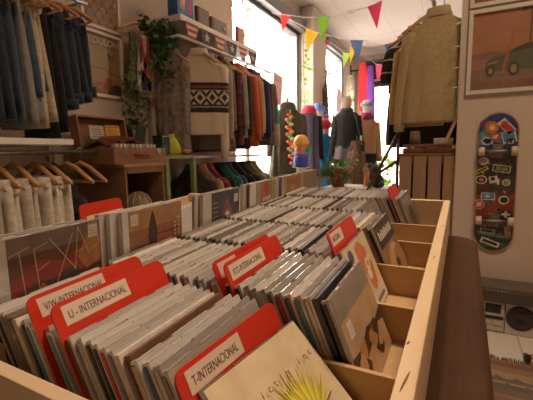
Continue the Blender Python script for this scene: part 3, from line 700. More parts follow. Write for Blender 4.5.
# posters on the right wall
lay = [(rc(0, 0, 1, 1), pc('dusk', (.42, .17, .07))), (rc(0, .30, 1, .47), pc('dusk2', (.36, .15, .08))), ([(0, .47), (.3, .50), (.6, .46), (1, .50), (1, .40), (0, .40)], pc('mauve', (.25, .12, .09))), (rc(0, .09, 1, .28), pc('road', (.25, .15, .10)))]
lay += [(rc(0, 0, 1, .10), pc('road', (.25, .15, .10))), (stroke(.90, .46, .905, 1.0, .012), pc('trunk', (.10, .06, .035)))]
for a in (150, 175, 200, 20, -5, 100): lay.append(([(.905, .98), (.905+.17*math.cos(R(a)), .96+.05*math.sin(R(a))), (.905+.10*math.cos(R(a)), 1.0)], pc('trunk', (.10, .06, .035))))
cg = pc('car_green', (.085, .11, .045)); cdk = pc('car_dark', (.05, .045, .03))
lay += [([(.22, .24), (.24, .36), (.34, .42), (.56, .44), (.62, .47), (1, .52), (1, .24)], cg), ([(.55, .44), (.68, .51), (.88, .56), (1, .55), (1, .50)], cdk), (ell(.32, .24, .07, .075), cdk), (ell(.32, .24, .035, .04), sandp), (ell(.68, .25, .085, .09), cdk), (ell(.68, .25, .05, .055), sandp), ([(.47, .18), (.54, .18), (.665, .74), (.64, .76)], pc('board', (.40, .11, .04))), (stroke(.26, .33, .44, .36, .01), sandp)]
t, p = poster('white-framed poster of a green car and surfboard reading NORTH SHORE', 0, .352, .468, lay, FACE_Y(.025, 2.549, .316), .022)
text('NORTH SHORE', .046, pc('redletters', (.42, .03, .012)), p, T(.008, .012, .0055), sx=.94)
lay = [(rc(0, 0, 1, 1), pc('dusk3', (.28, .10, .05))), ([(0, .05), (.5, .12), (1, .08), (1, .2), (0, .16)], pd)]
poster('white-framed reddish poster above the one with the green car', 0, .352, .468, lay, FACE_Y(.025, 2.549, .797), .022)

# wall corner string of little lights
t = thing('string_light', 'thin cord of small white lights down the wall corner', 'string lights', T(-.016, 2.548, 0))
b = B(); tube(b, [(0, -.004, 1.2), (.004, -.006, .6), (0, -.004, .2)], .0022, 6); obj('cord', b, M['white_trim'], t)
for k, (z, a) in enumerate(((.735, 1), (.60, .2), (.48, .3), (.37, .5), (.92, .7))):
    b = B(); tube(b, [(0, -.006, z), (-.03, -.02, z-.018*a)], [.003, .005], 8); obj('bulb', b, M['white_trim'], t)

# ------------------------------------------------------------------ skateboard
sk = thing('skateboard', 'sticker-covered skateboard deck hanging upright on the wall, wheels outwards', 'skateboard', FACE_Y(.209, 2.546, -.603) @ Rot(R(.6), 'Z'))
def deckpts(w, h, n=14): return ell(0, h-w, w, w*1.05, n, 0, PI)+[(-w, h-w)]+ell(0, w, w, w*1.05, n, PI, 2*PI)+[(w, w)]
b = B(); prism(b, deckpts(.103, .806), 0, .010); obj('deck', b, wood('maple', (.34, .20, .10), (.44, .27, .14), 'y', .5), sk)
dp = lambda n, c: cc('deck_'+n, c, .4, .35, 40)
b = B()
lay = [(rc(0, 0, 1, 1), dp('base', (.07, .035, .03)))]
def deckart():
    b = B(); mats = []; w, h = .097, .794
    def add(pts, m, k):
        if m not in mats: mats.append(m)
        face(b, [(x, y, .0102+.00008*k) for x, y in pts], mats.index(m))
    o = .006
    top = [(x, y+o) for x, y in deckpts(w, h)]
    add(top, dp('base', (.09, .03, .028)), 0)
    add(ell(0, h-w+o, w, w*1.05, 14, 0, PI)+[(-w, h-.22), (w, h-.22)], dp('blue', (.03, .045, .16)), 1)
    add([(-w, h-.10), (-.06, h-.06), (0, h-.10), (.07, h-.085), (w*.98, h-.12), (.08, h-.17), (-.02, h-.15), (-w, h-.17)], dp('teal', (.06, .24, .24)), 2)
    add(ell(-.065, h-.05, .03, .03), dp('violet', (.15, .05, .17)), 3)
    add([(-w, .42), (w, .45), (w, .52), (-w, .50)], dp('black', (.025, .02, .02)), 2)
    add([(-w, .20), (w, .20), (w, .34), (-w, .33)], dp('red', (.22, .035, .025)), 2)
    add(ell(0, w+o, w, w*1.05, 14, PI, 2*PI)+[(w, .14), (-w, .14)], dp('black', (.025, .02, .02)), 3)
    add([(-.09, .10), (.08, .075), (.085, .09), (-.09, .115)], dp('green', (.05, .22, .07)), 4)
    add([(-.085, .06), (-.05, .02), (.05, .025), (.075, .05)], dp('darkgreen', (.03, .11, .05)), 5)
    q = random.Random(12); cols = [dp('s%d' % k, c) for k, c in enumerate([(.30, .25, .20), (.24, .05, .04), (.04, .06, .12), (.30, .22, .06), (.10, .09, .09), (.05, .14, .11), (.34, .17, .12)])]
    for k in range(70):
        x, y = q.uniform(-.085, .085), q.uniform(.07, .74); r1 = q.uniform(.004, .014); a0 = q.uniform(0, 6); n_ = q.choice([3, 4, 5, 8])
        add([(x+r1*q.uniform(.5, 1.3)*math.cos(a0+2*PI*j/n_), y+r1*q.uniform(.5, 1.3)*math.sin(a0+2*PI*j/n_)) for j in range(n_)], cols[k % 7], 6+k % 3)
    me = bpy.data.meshes.new('graphic'); b.to_mesh(me); b.free()
    for m in mats: me.materials.append(m)
    g = bpy.data.objects.new('graphic', me); C.objects.link(g); g.parent = sk
deckart()
def stk(shapes, label=None):
    """one sticker: layered flat shapes in deck metres"""
    b = B(); mats = []
    for k, (pts, m) in enumerate(shapes):
        if m not in mats: mats.append(m)
        if k == 0: prism(b, pts, .0110, .0113, 0)
        else: face(b, [(x, y, .01135+.00008*k) for x, y in pts], mats.index(m))
    me = bpy.data.meshes.new('sticker'); b.to_mesh(me); b.free()
    for m in mats: me.materials.append(m)
    o = bpy.data.objects.new('sticker', me); C.objects.link(o); o.parent = sk
    if label: o['label'] = label
W_, O_, R_, K_, Y_, BL_ = dp('white', (.62, .55, .47)), dp('or', (.60, .20, .03)), dp('rd', (.50, .06, .04)), dp('k', (.02, .018, .018)), dp('y', (.52, .42, .06)), dp('bl', (.06, .20, .40))
def rr(cx, cy, w, h, a=0):
    c, s = math.cos(a), math.sin(a); return [(cx+x*c-y*s, cy+x*s+y*c) for x, y in ((-w, -h), (w, -h), (w, h), (-w, h))]
stk([(ell(-.032, .727, .034, .034), O_), (ell(-.032, .727, .027, .027), K_), (ell(-.032, .727, .025, .025), O_), (rr(-.037, .727, .004, .014), W_), (rr(-.026, .727, .004, .014), W_), (rr(-.032, .727, .012, .003), W_)], 'round orange sticker')
stk([(ell(-.014, .672, .026, .026), R_), (rr(-.014, .672, .016, .005, .6), W_), (rr(-.014, .672, .005, .012, .6), W_)], 'round red sticker')
stk([(rr(.040, .728, .024, .046, .7), W_), (rr(.043, .722, .018, .036, .75), R_), (ell(.028, .748, .016, .012), R_)], 'white sticker with red figure')
stk([([(-.085, .655), (-.06, .675), (-.03, .665), (-.022, .635), (-.05, .625), (-.075, .63)], W_), ([(-.078, .652), (-.06, .668), (-.036, .66), (-.03, .638), (-.055, .632)], K_)], 'white sticker with black hand')
stk([(rr(.055, .668, .034, .034, .2), W_), (rr(.052, .672, .028, .026, .2), BL_)], 'blue sticker')
stk([(ell(.064, .645, .024, .026), K_), (rr(.064, .645, .013, .016), W_), (rr(.064, .645, .006, .011), K_)], 'black round sticker')
stk([(ell(-.066, .533, .026, .023), W_), (ell(-.066, .533, .018, .015), dp('grey', (.30, .27, .23)))], 'round white sticker')
stk([(rr(-.074, .480, .036, .011, .5), Y_), (rr(-.074, .480, .027, .005, .5), K_)], 'yellow sticker')
stk([(rr(.026, .488, .044, .020, -.15), W_), (rr(.026, .488, .040, .016, -.15), K_), (rr(.010, .491, .014, .010, -.15), dp('ol', (.25, .22, .07))), (rr(.042, .486, .014, .010, -.15), dp('ol', (.25, .22, .07)))], 'framed sticker')
stk([(ell(-.074, .424, .030, .026), W_), (ell(-.074, .424, .024, .020), K_), (ell(-.074, .424, .012, .011), O_)], 'round white and orange sticker')
stk([(rr(-.012, .425, .022, .020, .2), W_), (rr(-.015, .430, .010, .010, .2), K_), (rr(.012, .412, .006, .016), W_)], 'white figure sticker')
stk([(ell(.052, .408, .021, .019), W_), (ell(.052, .406, .014, .012), dp('gr', (.20, .28, .20)))], 'round green-white sticker')
stk([(rr(-.036, .326, .036, .021), W_), (rr(-.036, .326, .031, .017), BL_), (rr(-.036, .326, .012, .006), W_)], 'blue shield sticker')
stk([(ell(.044, .306, .027, .026), W_), (ell(.046, .306, .020, .017), K_)], 'white sticker with black bird')
stk([(ell(-.080, .276, .031, .029), W_), (ell(-.080, .276, .028, .026), R_), (rr(-.080, .276, .016, .006, .8), W_), (rr(-.080, .276, .006, .014, .8), W_)], 'round red and white sticker')
stk([(ell(.058, .222, .033, .029), K_), (rr(.058, .222, .022, .006), W_), (rr(.058, .222, .006, .020), W_)], 'black sticker with white cross')
stk([(rr(-.030, .118, .040, .014, -.1), dp('grw', (.34, .30, .27))), (rr(-.030, .118, .030, .006, -.1), K_)], 'grey lettered sticker')
stk([(rr(-.015, .050, .050, .016, -.35), W_), (rr(-.015, .050, .040, .009, -.35), K_)], 'white lettered sticker')
stk([(rr(.072, .120, .016, .030, .1), dp('pk', (.40, .24, .20)))])
wheelm = pm('cream_urethane', (.62, .50, .34), .4, var=.08)
for yc in (.590, .185):
    truckm = pm('truck_metal', (.22, .20, .18), .4, .8)
    tr = thing('truck', '', ''); del tr['label'], tr['category']; tr.parent = sk; tr.name = 'truck'; tr.location = (0, yc, .0115)
    b = B(); box(b, -.028, .028, -.040, .040, 0, .008, bev=.002); box(b, -.016, .016, -.022, .022, .008, .026, bev=.004)
    lathe(b, [(.012, .026), (.014, .03), (.008, .036)], 12); tube(b, [(-.060, 0, .032), (-.03, 0, .032), (0, -.004, .034), (.03, 0, .032), (.060, 0, .032)], [.007, .010, .014, .010, .007], 10)
    tube(b, [(-.098, 0, .032), (.098, 0, .032)], .004, 8); obj('axle_hanger', b, truckm, tr)
    for s in (-1, 1):
        b = B(); lathe(b, [(.010, -.016), (.022, -.016), (.026, -.010), (.026, .010), (.022, .016), (.010, .016)], 20); obj('wheel', b, wheelm, tr, T(s*.080, 0, .032) @ Rot(PI/2, 'Y'))
b = B(); ball(b, (0, .812, .006), .006); obj('nail', b, M['steel'], sk)

# ------------------------------------------------------------------ hi-fi, rug
t = thing('stereo', 'silver stereo with cassette decks and round black speaker, standing on the tiles', 'stereo', T(.0, 2.38, FZ))
obox('body', M['silver'], t, .0, .62, 0, .145, .0, .185, bev=.004)
b = B(); lathe(b, [(.066, .0), (.070, .006), (.062, .010), (.05, .006), (.015, .004), (.012, .010), (.001, .012)], 28); obj('speaker', b, pm('speaker_cloth', (.035, .027, .024), .8, var=.3, scale=200), t, frame_m((.352, .001, .102), (1, 0, 0), (0, 0, 1), (0, -1, 0)))
b = B(); box(b, .155, .270, -.012, .0, .100, .182, bev=.003); dk = obj('cassette_deck', b, M['silver'], t)
b = B(); box(b, .178, .256, -.016, -.012, .118, .170, bev=.002); obj('window', b, M['black'], dk)
b = B(); box(b, .155, .270, -.006, .0, .080, .096); obj('display_strip', b, M['black'], t)
for k in range(2): obox('push_button', M['silver'], t, .160+.058*k, .205+.062*k, -.014, 0, .046, .074, bev=.002)
obox('panel', M['silver'], t, .155, .270, -.008, 0, .012, .042, bev=.002)
b = B(); box(b, .276, .279, -.004, 0, .005, .182); obj('seam', b, M['black'], t)
t = thing('receiver', 'dark hi-fi receiver with a row of small silver buttons on top of the stereo', 'hi-fi receiver', T(0, 2.37, FZ+.1855))
obox('body', pm('receiver_grey', (.075, .062, .05), .5, var=.1), t, -.02, .66, -.02, .15, .0, .058, bev=.003)
obox('top_panel', pm('receiver_top', (.12, .09, .07), .5), t, -.02, .66, -.022, .15, .0585, .088, bev=.003)
for k in range(6): obox('button', M['steel'], t, .178+.017*k, .188+.017*k, -.026, -.0225, .068, .074, bev=.001)
rug_m, tt, bb, _ = bands('woven_rug', [(0, (.12, .08, .055)), (.05, (.10, .065, .045)), (.085, (.26, .18, .12)), (.10, (.13, .085, .055)), (.13, (.27, .17, .085)), (.19, (.20, .12, .07)), (.24, (.15, .07, .04)), (.28, (.2, .11, .06))], 'y', period=.30)
t = thing('rug', 'brown striped woven rug with zigzag bands and fringe on the tiles', 'rug', T(.1, 2.045, FZ))
obox('pile', rug_m, t, -.05, 1.2, -1.4, 0, .0, .008, bev=0, mat=None)
b = B()
for k in range(9):
    x = .0+.075*k
    face(b, [(x, -.185, .0084), (x+.065, -.185, .0084), (x+.032, -.145, .0084)]); face(b, [(x+.03, -.24, .0084), (x+.1, -.24, .0084), (x+.065, -.20, .0084)])
obj('zigzag', b, pm('zig', (.09, .075, .06), .9), t)
b = B(); random.seed(3)
for k in range(140):
    x = -.04+k*.0088; dx = random.uniform(-.012, .012); l = random.uniform(.03, .055)
    tube(b, [(x, -.004, .006), (x+dx*.5, l*.5, .010), (x+dx, l, .003)], [.003, .003, .001], 4)
o = obj('fringe', b, pm('fringe_wool', (.14, .085, .05), .95), t)
b = B()
for k in range(16):
    a = k*.8; tube(b, [(.245+.01*math.sin(a), .03+.01*math.cos(a), .002), (.245+.015*math.sin(a*2), .03+.004*k*.3, .02+.004*k % .03), (.25+.02*math.cos(a), .035+.02*math.sin(a), .01+.003*k)], .003, 4)
obj('tassel', b, pm('fringe_wool2', (.12, .07, .045), .95), t)

# ------------------------------------------------------------------ right: slatted crate and the clothes above it
t = thing('wooden_crate', 'tall slatted wooden crate standing behind the low CD bin', 'crate', T(-.345, 2.60, FZ))
zt = 1.02
for k in range(4):
    x0 = .004+.088*k
    obox('slat', M['crate'], t, x0, x0+.076, -.012, 0, 0, zt-.02, bev=.002)
    obox('slat', M['crate'], t, x0, x0+.080, .40, .412, 0, zt-.02, bev=.002)
for z in (.05, .5, .96):
    b = B(); box(b, 0, .35, .002, .022, z, z+.06); box(b, 0, .35, .378, .398, z, z+.06); box(b, .0, .02, .022, .378, z, z+.06); box(b, .33, .35, .022, .378, z, z+.06); obj('crossbar', b, M['crate_dark'], t)
obox('top_board', M['crate_dark'], t, -.01, .36, -.008, .415, zt-.018, zt, bev=.003)
obox('shade_backing', M['black'], t, .021, .329, .03, .04, .03, zt-.02)  # black sheet added so the shaded inside reads dark between the slats
t = thing('suitcase', 'flat brown leather suitcase lying on top of the slatted crate', 'suitcase', T(-.325, 2.60, FZ+zt+.001))
obox('body', M['leather'], t, 0, .36, 0, .26, 0, .034, bev=.008); obox('lid', M['leather'], t, 0, .36, 0, .26, .0355, .058, bev=.008)
b = B(); tube(b, [(.13, -.004, .03), (.14, -.022, .03), (.20, -.022, .03), (.21, -.004, .03)], .006, 8); obj('handle', b, M['leather'], t)
for x in (.05, .29): obox('latch', M['steel'], t, x, x+.025, -.006, 0, .025, .045, bev=.001)
t = thing('lampshade', 'small grey-brown lampshade standing on the brown suitcase', 'lampshade', T(-.258, 2.68, FZ+zt+.0605))
b = B(); lathe(b, [(.038, 0), (.030, .085), (.028, .085), (.036, 0)], 20); obj('shade', b, fab('shade_cloth', (.20, .14, .10)), t)
t = thing('paper_box', 'low white paper box lying on the suitcase', 'box', T(-.14, 2.64, FZ+zt+.0605))
obox('box_base', pm('card_white', (.52, .48, .44), .7), t, 0, .11, 0, .12, 0, .022, bev=.002); obox('box_lid', pm('card_white2', (.60, .55, .50), .7), t, -.003, .113, -.003, .123, .0222, .034, bev=.002)
tag(obox('wooden_batten', wood('batten', (.45, .26, .13), (.55, .34, .18), 'z'), None, -.009, .009, -.004, .004, 0, .20, bev=.001, mat=T(-.075, 2.585, FZ+zt+.06) @ Rot(R(22), 'Y')), 'thin wooden batten leaning over the suitcase against the wall corner', 'batten')
t = thing('clothes_rail', 'steel clothes rail above the slatted crate', 'clothes rail', T(-.18, 2.6, .94))
b = B(); tube(b, [(0, 0, 0), (0, 1.6, 0)], .012, 10); obj('rail', b, M['steel'], t)
for y in (.02, 1.58):
    b = B(); tube(b, [(0, y, 0), (0, y, CZ-.94)], .008, 8); obj('ceiling_rod', b, M['steel'], t)
khaki = fab('khaki_cotton', (.44, .34, .18), .10); brownf = fab('brown_cotton', (.17, .10, .05)); must = fab('mustard', (.55, .34, .11))
garment('khaki_shirt', 'large khaki collared shirt hanging seen from its back, frontmost on the rail', 'shirt', T(-.145, 2.66, .845) @ Rot(R(-4), 'Z'), khaki, .190, .67, .05, .72, seed=2, hem=1.0, amp=.14, spread=.055)
hanger('pale wooden hanger inside the khaki shirt', T(-.17, 2.66, .857) @ Rot(R(-4), 'Z'), wood('pale_hanger', (.55, .36, .19), (.66, .46, .26), 'x'), .19, bar=False)
garment('mustard_shirt', 'mustard shirt hanging just behind the khaki one', 'shirt', T(-.245, 2.76, .78), must, .15, .62, .035, .60, seed=4, spread=.03)
hanger('wooden hanger inside the mustard shirt', T(-.215, 2.80, .812), None, .17, bar=False)
sm, *_ = bands('dark_stripe', [(0, (.022, .018, .017)), (.062, (.42, .34, .29)), (.072, (.022, .018, .017))], 'z', period=.085)
garment('striped_jumper', 'dark jumper with thin white stripes behind the khaki shirt', 'jumper', T(-.285, 2.90, .83), sm, .19, .42, .05, .34, seed=5, spread=.05)
hanger('wooden hanger inside the striped jumper', T(-.285, 2.90, .842), None, .2, bar=False)
garment('black_coat', 'long black coat hanging behind the shirts above the suitcase', 'coat', T(-.19, 3.08, .82), blackf, .26, .80, .06, .78, seed=6, hem=1.1)
hanger('wooden hanger inside the long black coat', T(-.19, 3.08, .832), None, .22, bar=False)
garment('brown_jacket', 'dark brown jacket hanging behind the long black coat', 'jacket', T(-.24, 3.25, .84), brownf, .24, .74, .06, .80, seed=7, spread=.06)
hanger('wooden hanger inside the dark brown jacket', T(-.24, 3.25, .852), None, .2, bar=False)

# ------------------------------------------------------------------ left: suitcase of cassettes on crate, green cabinet
t = thing('wooden_crate', 'open-fronted wooden crate under the suitcase of cassettes', 'crate', T(-2.12, 1.53, FZ))
zc = .985
for y in (0, .305):
    for k in range(3): obox('side_board', M['crate_dark'], t, .0+.142*k, .138+.142*k, y, y+.015, 0, zc-.02, bev=.002)
obox('back_board', M['crate_dark'], t, 0, .012, .016, .304, 0, zc-.02); obox('top_board', M['crate'], t, -.005, .43, -.008, .328, zc-.018, zc, bev=.003)
obox('front_bar', M['crate_dark'], t, .41, .425, .016, .304, zc-.055, zc-.019); obox('shelf', M['crate_dark'], t, .013, .42, .016, .304, .60, .62)
t = thing('woven_ball', 'round woven ball inside the open crate', 'ball', T(-1.83, 1.735, FZ+.621))
b = B(); ball(b, (0, 0, .09), .09, seg=18); obj('core', b, pm('wicker', (.25, .17, .10), .8, var=.4, scale=50, bump=.8), t)
b = B()
for k in range(6):
    a = k*PI/6; pts = [Matrix.Rotation(a, 3, 'Z') @ Vector((.092*math.cos(q*PI/8), .0, .09+.092*math.sin(q*PI/8))) for q in range(17)]
    tube(b, pts, .004, 5)
obj('weave', b, pm('wicker2', (.50, .40, .28), .8), t)
t = thing('suitcase', 'open wooden suitcase with its lid up, holding cassettes, on the crate', 'suitcase', T(-2.13, 1.49, FZ+zc+.001))
b = B(); box(b, 0, .40, 0, .42, 0, .012); box(b, 0, .40, 0, .012, .012, .095); box(b, 0, .40, .408, .42, .012, .095); box(b, .388, .40, .012, .408, .012, .095); box(b, 0, .012, .012, .408, .012, .095); obj('tray', b, M['case'], t)
b = B(); box(b, 0, .012, .04, .42, 0, .20); box(b, .012, .075, .04, .052, 0, .20); box(b, .012, .075, .408, .42, 0, .20); box(b, .012, .075, .052, .408, .188, .20); obj('lid', b, M['case'], t, T(-.005, 0, .097) @ Rot(R(-8), 'Y'))
b = B(); tube(b, [(.402, .15, .05), (.420, .16, .052), (.420, .26, .052), (.402, .27, .05)], .006, 8); obj('handle', b, M['leather'], t)
for y in (.06, .34): obox('latch', M['steel'], t, .4, .405, y, y+.03, .05, .09, bev=.001)
o = thing('cloth_bundle', 'dark red cloth laid over the cassettes in the open suitcase', 'cloth', T(-2.13, 1.49, FZ+zc+.001))
b = B(); loft(b, [[Vector((.10+.22*f+.01*math.sin(5*j), .03+.33*j/15, z+.012*math.sin(3*f*4+j)+(.03 if 2 < j < 13 else 0))) for j in range(16)] for f, z in ((0, .100), (.3, .128), (.6, .134), (1.0, .108))], closed=False, caps=False); q = obj('folded_cloth', b, fab('dark_red_cloth', (.13, .022, .02)), o)
md = q.modifiers.new('thick', 'SOLIDIFY'); md.thickness = .012
for k in range(11):
    cs = thing('cassette', 'pale cassette case standing in the suitcase, %s of its row from the near side' % ordw(k+1), 'cassette', T(-1.79, 1.525+.030*k, FZ+zc+.014), 'cassettes in the suitcase')
    obox('case', M['plastic'], cs, 0, .038, 0, .017, 0, .105, bev=.001); obox('inlay', SP[['white', 'cream', 'white', 'grey'][k % 4]], cs, .0382, .039, .002, .015, .004, .101)
def card(label, mat, w, h, m, lines):
    t = thing('printed_card', label, 'card', mat)
    obj_ = art('sheet', w, h, [(rc(0, 0, 1, 1), m)]+lines, t, Matrix.Identity(4), .002)
inkc = cc('card_ink', (.20, .13, .09))
card('white printed card propped on the red cloth inside the suitcase lid', FACE_X(-2.04, 1.585, .100) @ Rot(R(-6), 'X'), .105, .085, cc('card_white', (.55, .47, .38)), [(rc(.15, .7-.18*k, .85, .76-.18*k), inkc) for k in range(4)])
card('yellow printed card propped on the red cloth inside the suitcase lid', FACE_X(-2.04, 1.705, .094) @ Rot(R(-6), 'X'), .115, .10, cc('card_yellow', (.62, .33, .03)), [(rc(.1, .84, .9, .93), cc('card_red', (.42, .06, .03)))]+[(rc(.12, .6-.17*k, .88, .66-.17*k), inkc) for k in range(3)])
gp = pm('pale_green_paint', (.22, .25, .11), .6, var=.1)
t = thing('green_cabinet', 'small pale green open cabinet beside the crate', 'cabinet', T(-2.25, 2.04, FZ))
obox('top', gp, t, 0, .40, 0, .345, 1.005, 1.03, bev=.003)
for x in (.0, .365):
    for y in (0, .31): obox('leg', gp, t, x, x+.035, y, y+.035, 0, 1.005, bev=.002)
obox('back_panel', M['crate_dark'], t, .01, .02, .036, .309, .05, 1.0); obox('shelf', gp, t, .0, .40, .036, .309, .5, .52)
t = thing('storage_tin', 'dark green tin with pale dots on its rim, on the green cabinet', 'tin', T(-2.00, 2.075, FZ+1.031))
obox('body', pm('tin_green', (.015, .06, .045), .4), t, 0, .09, 0, .085, 0, .125, bev=.004); obox('lid', pm('tin_lid', (.012, .035, .03), .4), t, -.002, .092, -.002, .087, .1255, .145, bev=.003)
for k in range(3):
    b = B(); ball(b, (.093, .012+.03*k, .135), .006, seg=8); obj('dot', b, M['white_trim'], t)
t = thing('yellow_bag', 'crumpled bright yellow bag on the green cabinet', 'bag', T(-1.95, 2.225, FZ+1.031))
b = B(); loft(b, [ring(.0, .006*math.sin(z*40), z, a, c, 20, .9, .10, 5, z*20) for z, a, c in ((0, .050, .052), (.03, .062, .065), (.075, .06, .06), (.11, .045, .045), (.14, .026, .02), (.158, .03, .012))]); obj('body', b, pm('yellow_plastic', (.55, .46, .03), .4, var=.15), t)
b = B(); tube(b, [(0, 0, .135), (.02, .0, .145), (.0, .0, .15), (-.02, 0, .142), (0, 0, .135)], .004, 6); obj('tie', b, gp, t)
t = thing('wooden_bird', 'small reddish wooden ornament beside the yellow bag', 'ornament', T(-1.90, 2.325, FZ+1.031))
b = B(); ball(b, (0, 0, .024), .03, sx=1.1, sz=.8); obj('body', b, pm('terracotta', (.36, .17, .09), .6), t); b = B(); ball(b, (.02, .02, .05), .014); obj('head', b, pm('terracotta2', (.36, .17, .09), .6), t)

# scarves on a wall hanger
hanger('wooden hanger on the wall carrying patterned scarves', T(-2.2, 2.20, 1.0) @ Rot(PI/2, 'Z'), None, .20)
def scarf(label, y, w, L, m, dx=0, seed=0, extra=None):
    t = thing('scarf', label, 'scarf', T(-2.18+dx, y, .895), 'scarves on the wall hanger')
    b = B(); rs = []
    for q in range(10):
        f = q/9; rs.append([Vector((p.y, p.x, p.z)) for p in ring(.012*math.sin(f*4+seed), 0, -L*f, w*(.75+.35*f), .014, 20, .8, .3, 5, seed+f*3)])
    loft(b, rs); obj('cloth', b, m, t)
    if extra:
        b = B(); mats = []
        for pts, mm in extra:
            if mm not in mats: mats.append(mm)
            face(b, [(.0205, x, z) for x, z in pts], mats.index(mm))
        obj('flag_print', b, mats, t)
    b = B(); random.seed(seed)
    for k in range(9): tube(b, [(0, w*(-.9+.22*k), -L), (.003, w*(-.9+.22*k)+.004, -L-.04)], .002, 4)
    obj('fringe', b, m, t)
fw_ = fab('flag_white', (.50, .40, .33)); fr_ = fab('flag_red', (.36, .04, .035)); fb_ = fab('flag_blue', (.035, .045, .12))
scarf('green and brown leaf-patterned scarf on the wall hanger', 2.10, .035, .42, pm('leafy', (.10, .11, .045), .9, var=.9, scale=60), 0, 1)
scarf('scarf with red, white and blue union flag print on the wall hanger', 2.20, .055, .42, fw_, .012, 2, [([(-.055, -.02), (-.03, -.02), (.05, -.40), (.02, -.40)], fr_), ([(.02, 0), (.045, 0), (.045, -.12), (-.03, -.36), (-.05, -.34), (.02, -.10)], fr_), ([(-.05, -.25), (.05, -.34), (.05, -.41), (-.05, -.41)], fb_), ([(-.052, -.08), (-.035, -.10), (-.035, -.2), (-.052, -.22)], fb_)])
scarf('brown speckled scarf on the wall hanger', 2.29, .04, .47, pm('speckle', (.22, .15, .08), .9, var=.9, scale=70), 0, 3)

# ------------------------------------------------------------------ plants
def leaves(b, n, f, size, rnd, mi=0):
    for k in range(n):
        p = Vector(f(rnd)); s = size*rnd.uniform(.6, 1.2)
        d = Vector((rnd.uniform(-1, 1), rnd.uniform(-1, 1), rnd.uniform(-.9, .4))).normalized(); u = d.cross(Vector((rnd.uniform(-1, 1), rnd.uniform(-1, 1), rnd.uniform(-1, 1)))).normalized()
        nn = d.cross(u)
        fm = face(b, [p, p+d*s*.3+u*s*.32+nn*s*.05, p+d*s*.7+u*s*.25, p+d*s, p+d*s*.7-u*s*.25, p+d*s*.3-u*s*.32+nn*s*.05], mi)
rnd = random.Random(6)
def ivy(label, base, n, f, size, m, stems, name='ivy_plant', pot=None):
    t = thing(name, label, 'plant', base)
    b = B(); leaves(b, n, f, size, rnd); obj('foliage', b, m, t)
    b = B()
    for s in stems: tube(b, s, .004, 5)
    obj('stem', b, M['stem'], t)
    if pot:
        b = B(); lathe(b, [(pot*.75, 0), (pot, .14), (pot*1.05, .15), (pot*.9, .14)], 18); obj('pot', b, pm('pot_clay', (.24, .11, .06), .8), t)
    return t
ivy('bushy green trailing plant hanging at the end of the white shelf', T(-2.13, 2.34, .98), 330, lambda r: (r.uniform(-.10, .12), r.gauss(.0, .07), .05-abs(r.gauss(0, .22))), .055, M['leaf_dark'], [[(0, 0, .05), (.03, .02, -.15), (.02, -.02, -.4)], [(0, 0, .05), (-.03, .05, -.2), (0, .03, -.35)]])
ivy('leafy ivy growing behind the wall scarves above the suitcase', T(-2.22, 2.06, .62), 150, lambda r: (r.uniform(-.02, .06), r.uniform(-.03, .18), r.uniform(-.42, .02)+.0), .05, pm('leaf_var', (.12, .17, .06), .6, var=.7, scale=30), [[(0, .05, 0), (.02, .08, -.2), (.0, .1, -.45)]])
t = ivy('dark green potted plant beside the open suitcase lid', T(-2.2, 1.985, -.05), 60, lambda r: (r.uniform(-.03, .08), r.uniform(-.04, .07), r.uniform(.13, .30)), .075, M['leaf_dark'], [[(0, 0, .1), (.01, .02, .3)]], 'potted_plant', .045)
t = thing('picture_board', 'dark green board leaning beside the plant above the cabinet', 'board', T(-2.08, 1.96, -.005) @ Rot(R(-12), 'X'))
obox('board', pm('board_green', (.03, .05, .02), .6), t, 0, .012, 0, .085, 0, .235, bev=.002); obox('border', pm('board_edge', (.09, .07, .04), .6), t, .0122, .015, .004, .081, .22, .231)

# ------------------------------------------------------------------ rack with shelf by the window
rk2 = thing('clothes_rack', 'white wall shelf with a garment rail below it, beside the shop window', 'rack')
obox('shelf', M['white_trim'], rk2, -2.29, -1.95, 2.39, 3.62, 1.03, 1.075, bev=.003)
b = B(); tube(b, [(-1.95, 2.36, .905), (-1.95, 3.95, .905)], .012, 10); obj('upper_rail', b, M['white_trim'], rk2)
b = B(); tube(b, [(-1.98, 2.34, -.03), (-1.98, 3.70, -.03)], .012, 10); obj('lower_rail', b, M['white_trim'], rk2)
for y in (2.36, 3.93):
    b = B(); box(b, -2.285, -2.245, y-.02, y+.02, FZ, 1.03); obj('post', b, pm('post_paint', (.48, .39, .31), .6), rk2)
    b = B(); tube(b, [(-2.27, y, .905), (-1.95, y, .905)], .009, 8); obj('bracket', b, M['white_trim'], rk2)
for y in (2.36, 3.68):
    b = B(); tube(b, [(-2.27, y, -.03), (-1.98, y, -.03)], .009, 8); obj('bracket', b, M['white_trim'], rk2)
